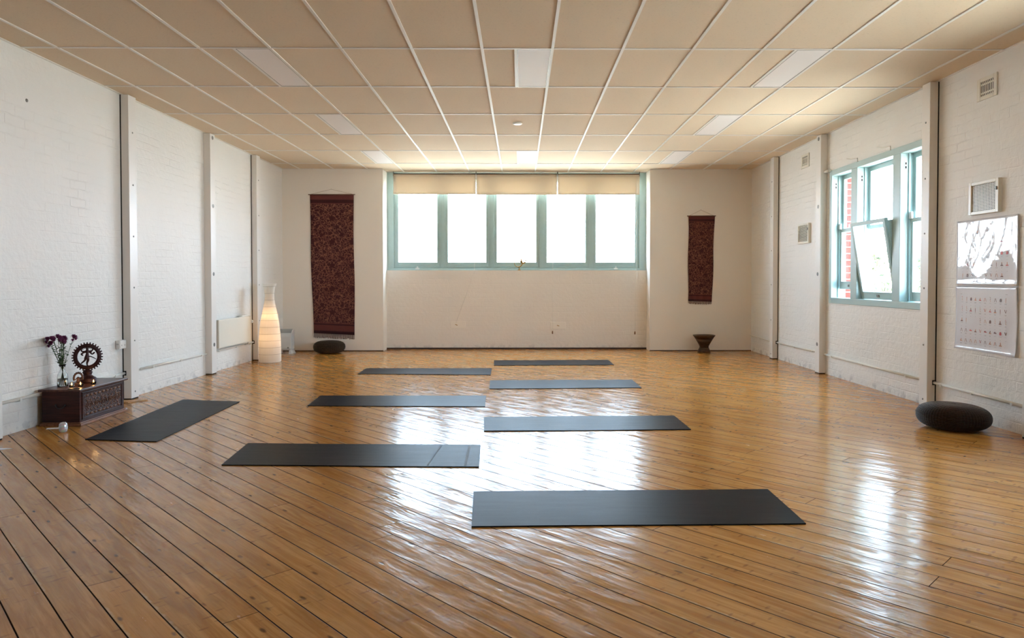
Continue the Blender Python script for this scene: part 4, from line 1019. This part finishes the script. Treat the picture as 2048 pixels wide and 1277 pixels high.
obj('sash', MB().tube([(0.004, -0.014, z0 + 0.09), (0.03, -0.01, z0 + 0.088), (0.055, -0.004, z0 + 0.074), (0.076, 0, z0 + 0.060)], [0.006, 0.005, 0.004, 0.003], 6), 'statue', t)

# small arch-backed statue
t = thing('small_statue', 'small brown seated figure under an arch, beside the flower vase', 'statue', (-4.015, 6.44, CZ), face)
ar = MB().tube([(0.034 * math.cos(PI * (1.15 - 1.3 * i / 16)), 0.006, 0.066 + 0.046 * math.sin(PI * (1.15 - 1.3 * i / 16))) for i in range(17)], 0.0085, 6)
for i in range(9): a = PI * (0.02 + 0.96 * i / 8); ar.ball((0.038 * math.cos(a), 0.006, 0.068 + 0.052 * math.sin(a)), 0.0055, 6)
obj('arch', ar, 'statue2', t)
obj('base', MB().box(-0.036, 0.036, -0.022, 0.02, 0, 0.012).box(-0.030, 0.030, -0.017, 0.016, 0.012, 0.026), 'statue2', t, bevel=0.003)
skin('seated_figure', [(0, 0, 0.036), (0, 0, 0.052), (0, -0.002, 0.068), (0, -0.003, 0.080), (0.016, -0.010, 0.032), (-0.016, -0.010, 0.032), (0.0, -0.016, 0.030), (0.016, -0.002, 0.062), (0.020, -0.008, 0.046), (-0.016, -0.002, 0.062), (-0.020, -0.008, 0.046)],
     [(0, 1), (1, 2), (2, 3), (0, 4), (4, 6), (0, 5), (2, 7), (7, 8), (2, 9), (9, 10)], [.012, .012, .008, .010, .007, .007, .005, .005, .004, .005, .004], 'statue2', t)

# tealights
for i, (x, y, lb) in enumerate(((-4.005, 6.33, 'lit tealight in a clear glass cup, leftmost of the three'), (-3.955, 6.375, 'lit tealight in a clear glass cup, middle of the three'), (-3.925, 6.52, 'lit tealight in a clear glass cup, rightmost and set apart'))):
    t = thing('tealight', lb, 'candle', (x, y, CZ), 0, 'lit tealights on the chest')
    cp_ = MB().lathe([(0.001, 0.0), (0.016, 0.0), (0.021, 0.006), (0.025, 0.018), (0.023, 0.018), (0.019, 0.007), (0.015, 0.003), (0.001, 0.003)], 20)
    obj('glass_cup', cp_, 'clear', t)
    obj('wax', MB().lathe([(0.001, 0.004), (0.013, 0.004), (0.017, 0.012), (0.001, 0.013)], 16), 'wax', t)
    obj('wick', MB().tube([(0, 0, 0.012), (0, 0, 0.019)], 0.0006, 4), 'black', t)
    obj('flame', MB().lathe([(0.0005, 0.016), (0.0040, 0.020), (0.0052, 0.025), (0.0032, 0.033), (0.0004, 0.041)], 12), 'flame', t)
    L_ = bpy.data.lights.new('candle_glow', 'POINT'); L_.energy = 0.08; L_.color = (1.0, 0.55, 0.2); L_.shadow_soft_size = 0.006
    lo = bpy.data.objects.new('candle_glow', L_); col.objects.link(lo); lo.parent = t; lo.location = (0, 0, 0.045)
t = obj('incense_tray', MB().box(-0.045, 0.045, -0.018, 0.018, 0, 0.006), 'black', loc=(-3.93, 6.24, CZ), rz=0.5); tag(t, 'thin black tray at the front corner of the chest top', 'tray')

# vase
VX, VY = -4.105, 6.36
t = thing('glass_vase', 'clear glass bottle vase half full of water on the chest', 'vase', (VX, VY, CZ))
pv = [(0.036, 0.0), (0.042, 0.004), (0.043, 0.04), (0.042, 0.09), (0.036, 0.115), (0.024, 0.135), (0.018, 0.155), (0.019, 0.175), (0.030, 0.20)]
obj('glass_body', MB().lathe([(0.001, 0.0)] + pv + [(r - 0.0025, z) for r, z in reversed(pv[1:])] + [(0.001, 0.006)], 28), 'clear', t)
obj('water', MB().lathe([(0.001, 0.0065), (0.0385, 0.0075), (0.0398, 0.04), (0.0394, 0.075), (0.001, 0.076)], 24), 'water', t)
rnd = random.Random(5)
for k in range(11):
    a = 2 * PI * k / 11 + rnd.uniform(-.2, .2); sp = rnd.uniform(0.04, 0.115) if k else 0.01; h = rnd.uniform(0.385, 0.45)
    tx = (-0.012 if True else 0) + sp * math.cos(a); ty = sp * 0.75 * math.sin(a)
    tx += -0.005
    s = thing('chrysanthemum', 'purple chrysanthemum on a thin green stem in the glass vase', 'flower', (VX, VY, CZ), 0, 'purple chrysanthemums in the vase')
    p0 = Vector((-0.022 * math.cos(a), -0.022 * math.sin(a), 0.012)); p1 = Vector((0.006 * math.cos(a), 0.006 * math.sin(a), 0.165)); p2 = Vector((tx * 0.5, ty * 0.5, h * 0.68)); p3 = Vector((tx, ty, h))
    sm = obj('stem', MB().tube([p0, p1, p2, p3], [0.0022, 0.0022, 0.0018, 0.0014], 5), 'stem', s)
    lf = MB()
    for q in range(12):
        f_ = 0.20 + 0.06 * q; c = p1.lerp(p2, min(1, f_ * 1.6)) if f_ < 0.6 else p2.lerp(p3, (f_ - 0.6) * 2)
        an = rnd.uniform(0, 2 * PI); d = Vector((math.cos(an), math.sin(an), 0.5)).normalized(); sd = d.cross(Vector((0, 0, 1))).normalized()
        L2 = rnd.uniform(0.022, 0.042)
        lf.quad([c, c + d * L2 * 0.5 + sd * L2 * 0.28, c + d * L2, c + d * L2 * 0.5 - sd * L2 * 0.28])
    lo_ = obj('leaf', lf, 'leaf', s); lo_.modifiers.new('thick', 'SOLIDIFY').thickness = 0.0008
    br = MB(); bl = MB()
    heads = [(p3, 0.029)] + [(p3 + Vector((rnd.uniform(-.026, .026), rnd.uniform(-.022, .022), rnd.uniform(-.030, .006))), rnd.uniform(0.017, 0.024)) for _ in range(3)]
    for hp, r in heads:
        br.tube([p2.lerp(p3, 0.5), hp], 0.001, 4)
        for pt in range(33):
            th = 2 * PI * pt / 11 + (0.3 if pt >= 11 else 0); tl = (0.1, 0.6, 1.05)[pt // 11]
            d = Vector((math.cos(th) * math.cos(tl), math.sin(th) * math.cos(tl), math.sin(tl))); sd = d.cross(Vector((0, 0, 1))).normalized()
            bl.quad([hp, hp + d * r * 0.6 + sd * r * 0.27, hp + d * r, hp + d * r * 0.6 - sd * r * 0.27])
        bl.ball(hp, r * 0.5, 6)
    obj('side_stem', br, 'stem', s)
    bo = obj('blossom', bl, 'petal', s); bo.modifiers.new('thick', 'SOLIDIFY').thickness = 0.001

# ------------------------------------------------------------------ little things on the floor by the chest
t = thing('glass_tumbler', 'small iridescent glass lying on the floor in front of the chest', 'glass', (-3.85, 5.965, 0.0), 0.7)
gt = MB().lathe([(0.001, 0.0), (0.024, 0.0), (0.030, 0.012), (0.034, 0.04), (0.030, 0.070), (0.020, 0.084), (0.001, 0.087)], 20)
obj('glass_body', gt, 'irid', t)
o = obj('paper_slip', MB().box(-0.045, 0.045, -0.018, 0.018, 0.0, 0.006), 'paper', loc=(-4.03, 6.105, 0.0), rz=0.25, bevel=0.001); tag(o, 'small white paper slip on the floor beside the iridescent glass', 'paper')
o = obj('paper_sheet', MB().hexa([(-0.20, -0.10, 0), (0.0, -0.02, 0), (0.06, 0.03, 0), (-0.2, 0.06, 0), (-0.20, -0.10, 0.002), (0.0, -0.02, 0.002), (0.06, 0.03, 0.002), (-0.2, 0.06, 0.002)]), 'paper', loc=(-3.925, 5.36, 0.0)); tag(o, 'corner of a white sheet of paper on the floor at the left edge', 'paper')
o = obj('wooden_offcut', MB().hexa([(-0.16, -0.02, 0), (0.0, -0.11, 0), (0.12, 0.05, 0), (-0.05, 0.05, 0), (-0.16, -0.02, 0.009), (0.0, -0.11, 0.009), (0.12, 0.05, 0.009), (-0.05, 0.05, 0.009)]), 'plywood', loc=(-4.075, 7.47, 0.0)); tag(o, 'thin bare wood offcut on the floor at the foot of the column by the chest', 'offcut')
o = obj('paper_scrap', MB().lathe([(0.001, 0), (0.012, 0.0), (0.014, 0.006), (0.006, 0.011), (0.001, 0.012)], 7, smooth=False), 'paper', loc=(-3.915, 7.03, 0.0)); tag(o, 'tiny crumpled white scrap on the floor at the far end of the chest', 'scrap')
o = obj('wall_screw', MB().lathe([(0.001, 0.006), (0.013, 0.005), (0.016, 0.0)], 12, ax='x'), 'bolt', loc=(XL, 6.15, 2.83)); tag(o, 'single grey screw head high on the left wall', 'screw')

# ------------------------------------------------------------------ outside the right window
def tree(label, x, y, h, r, seed):
    rnd = random.Random(seed); t = thing('tree', label, 'tree', (x, y, -4.0), 0, 'trees outside the right-hand window')
    obj('trunk', MB().tube([(0, 0, 0), (0.1, 0, h * 0.35), (0, 0.1, h * 0.7)], [0.16, 0.12, 0.06], 8), 'trunk', t)
    m = MB()
    for _ in range(900):
        d = Vector((rnd.gauss(0, 1), rnd.gauss(0, 1), rnd.gauss(0, 1))).normalized() * r * rnd.uniform(0.5, 1.0) ** 0.5
        c = Vector((d.x, d.y, h * 0.75 + d.z * 0.8)); a = Vector((rnd.gauss(0, 1), rnd.gauss(0, 1), rnd.gauss(0, 1))).normalized(); b = a.orthogonal().normalized(); s = rnd.uniform(0.10, 0.2)
        m.quad([c - a * s, c + b * s * 0.5, c + a * s, c - b * s * 0.5])
    f = obj('foliage', m, 'leafout', t); f['kind'] = 'stuff'
tree('sunlit yellow-green tree outside, left behind the tipped sash', 12.0, 23.0, 6.5, 1.9, 1)
tree('sunlit yellow-green tree outside, behind the right-hand light of the window', 14.9, 25.5, 6.2, 1.7, 2)
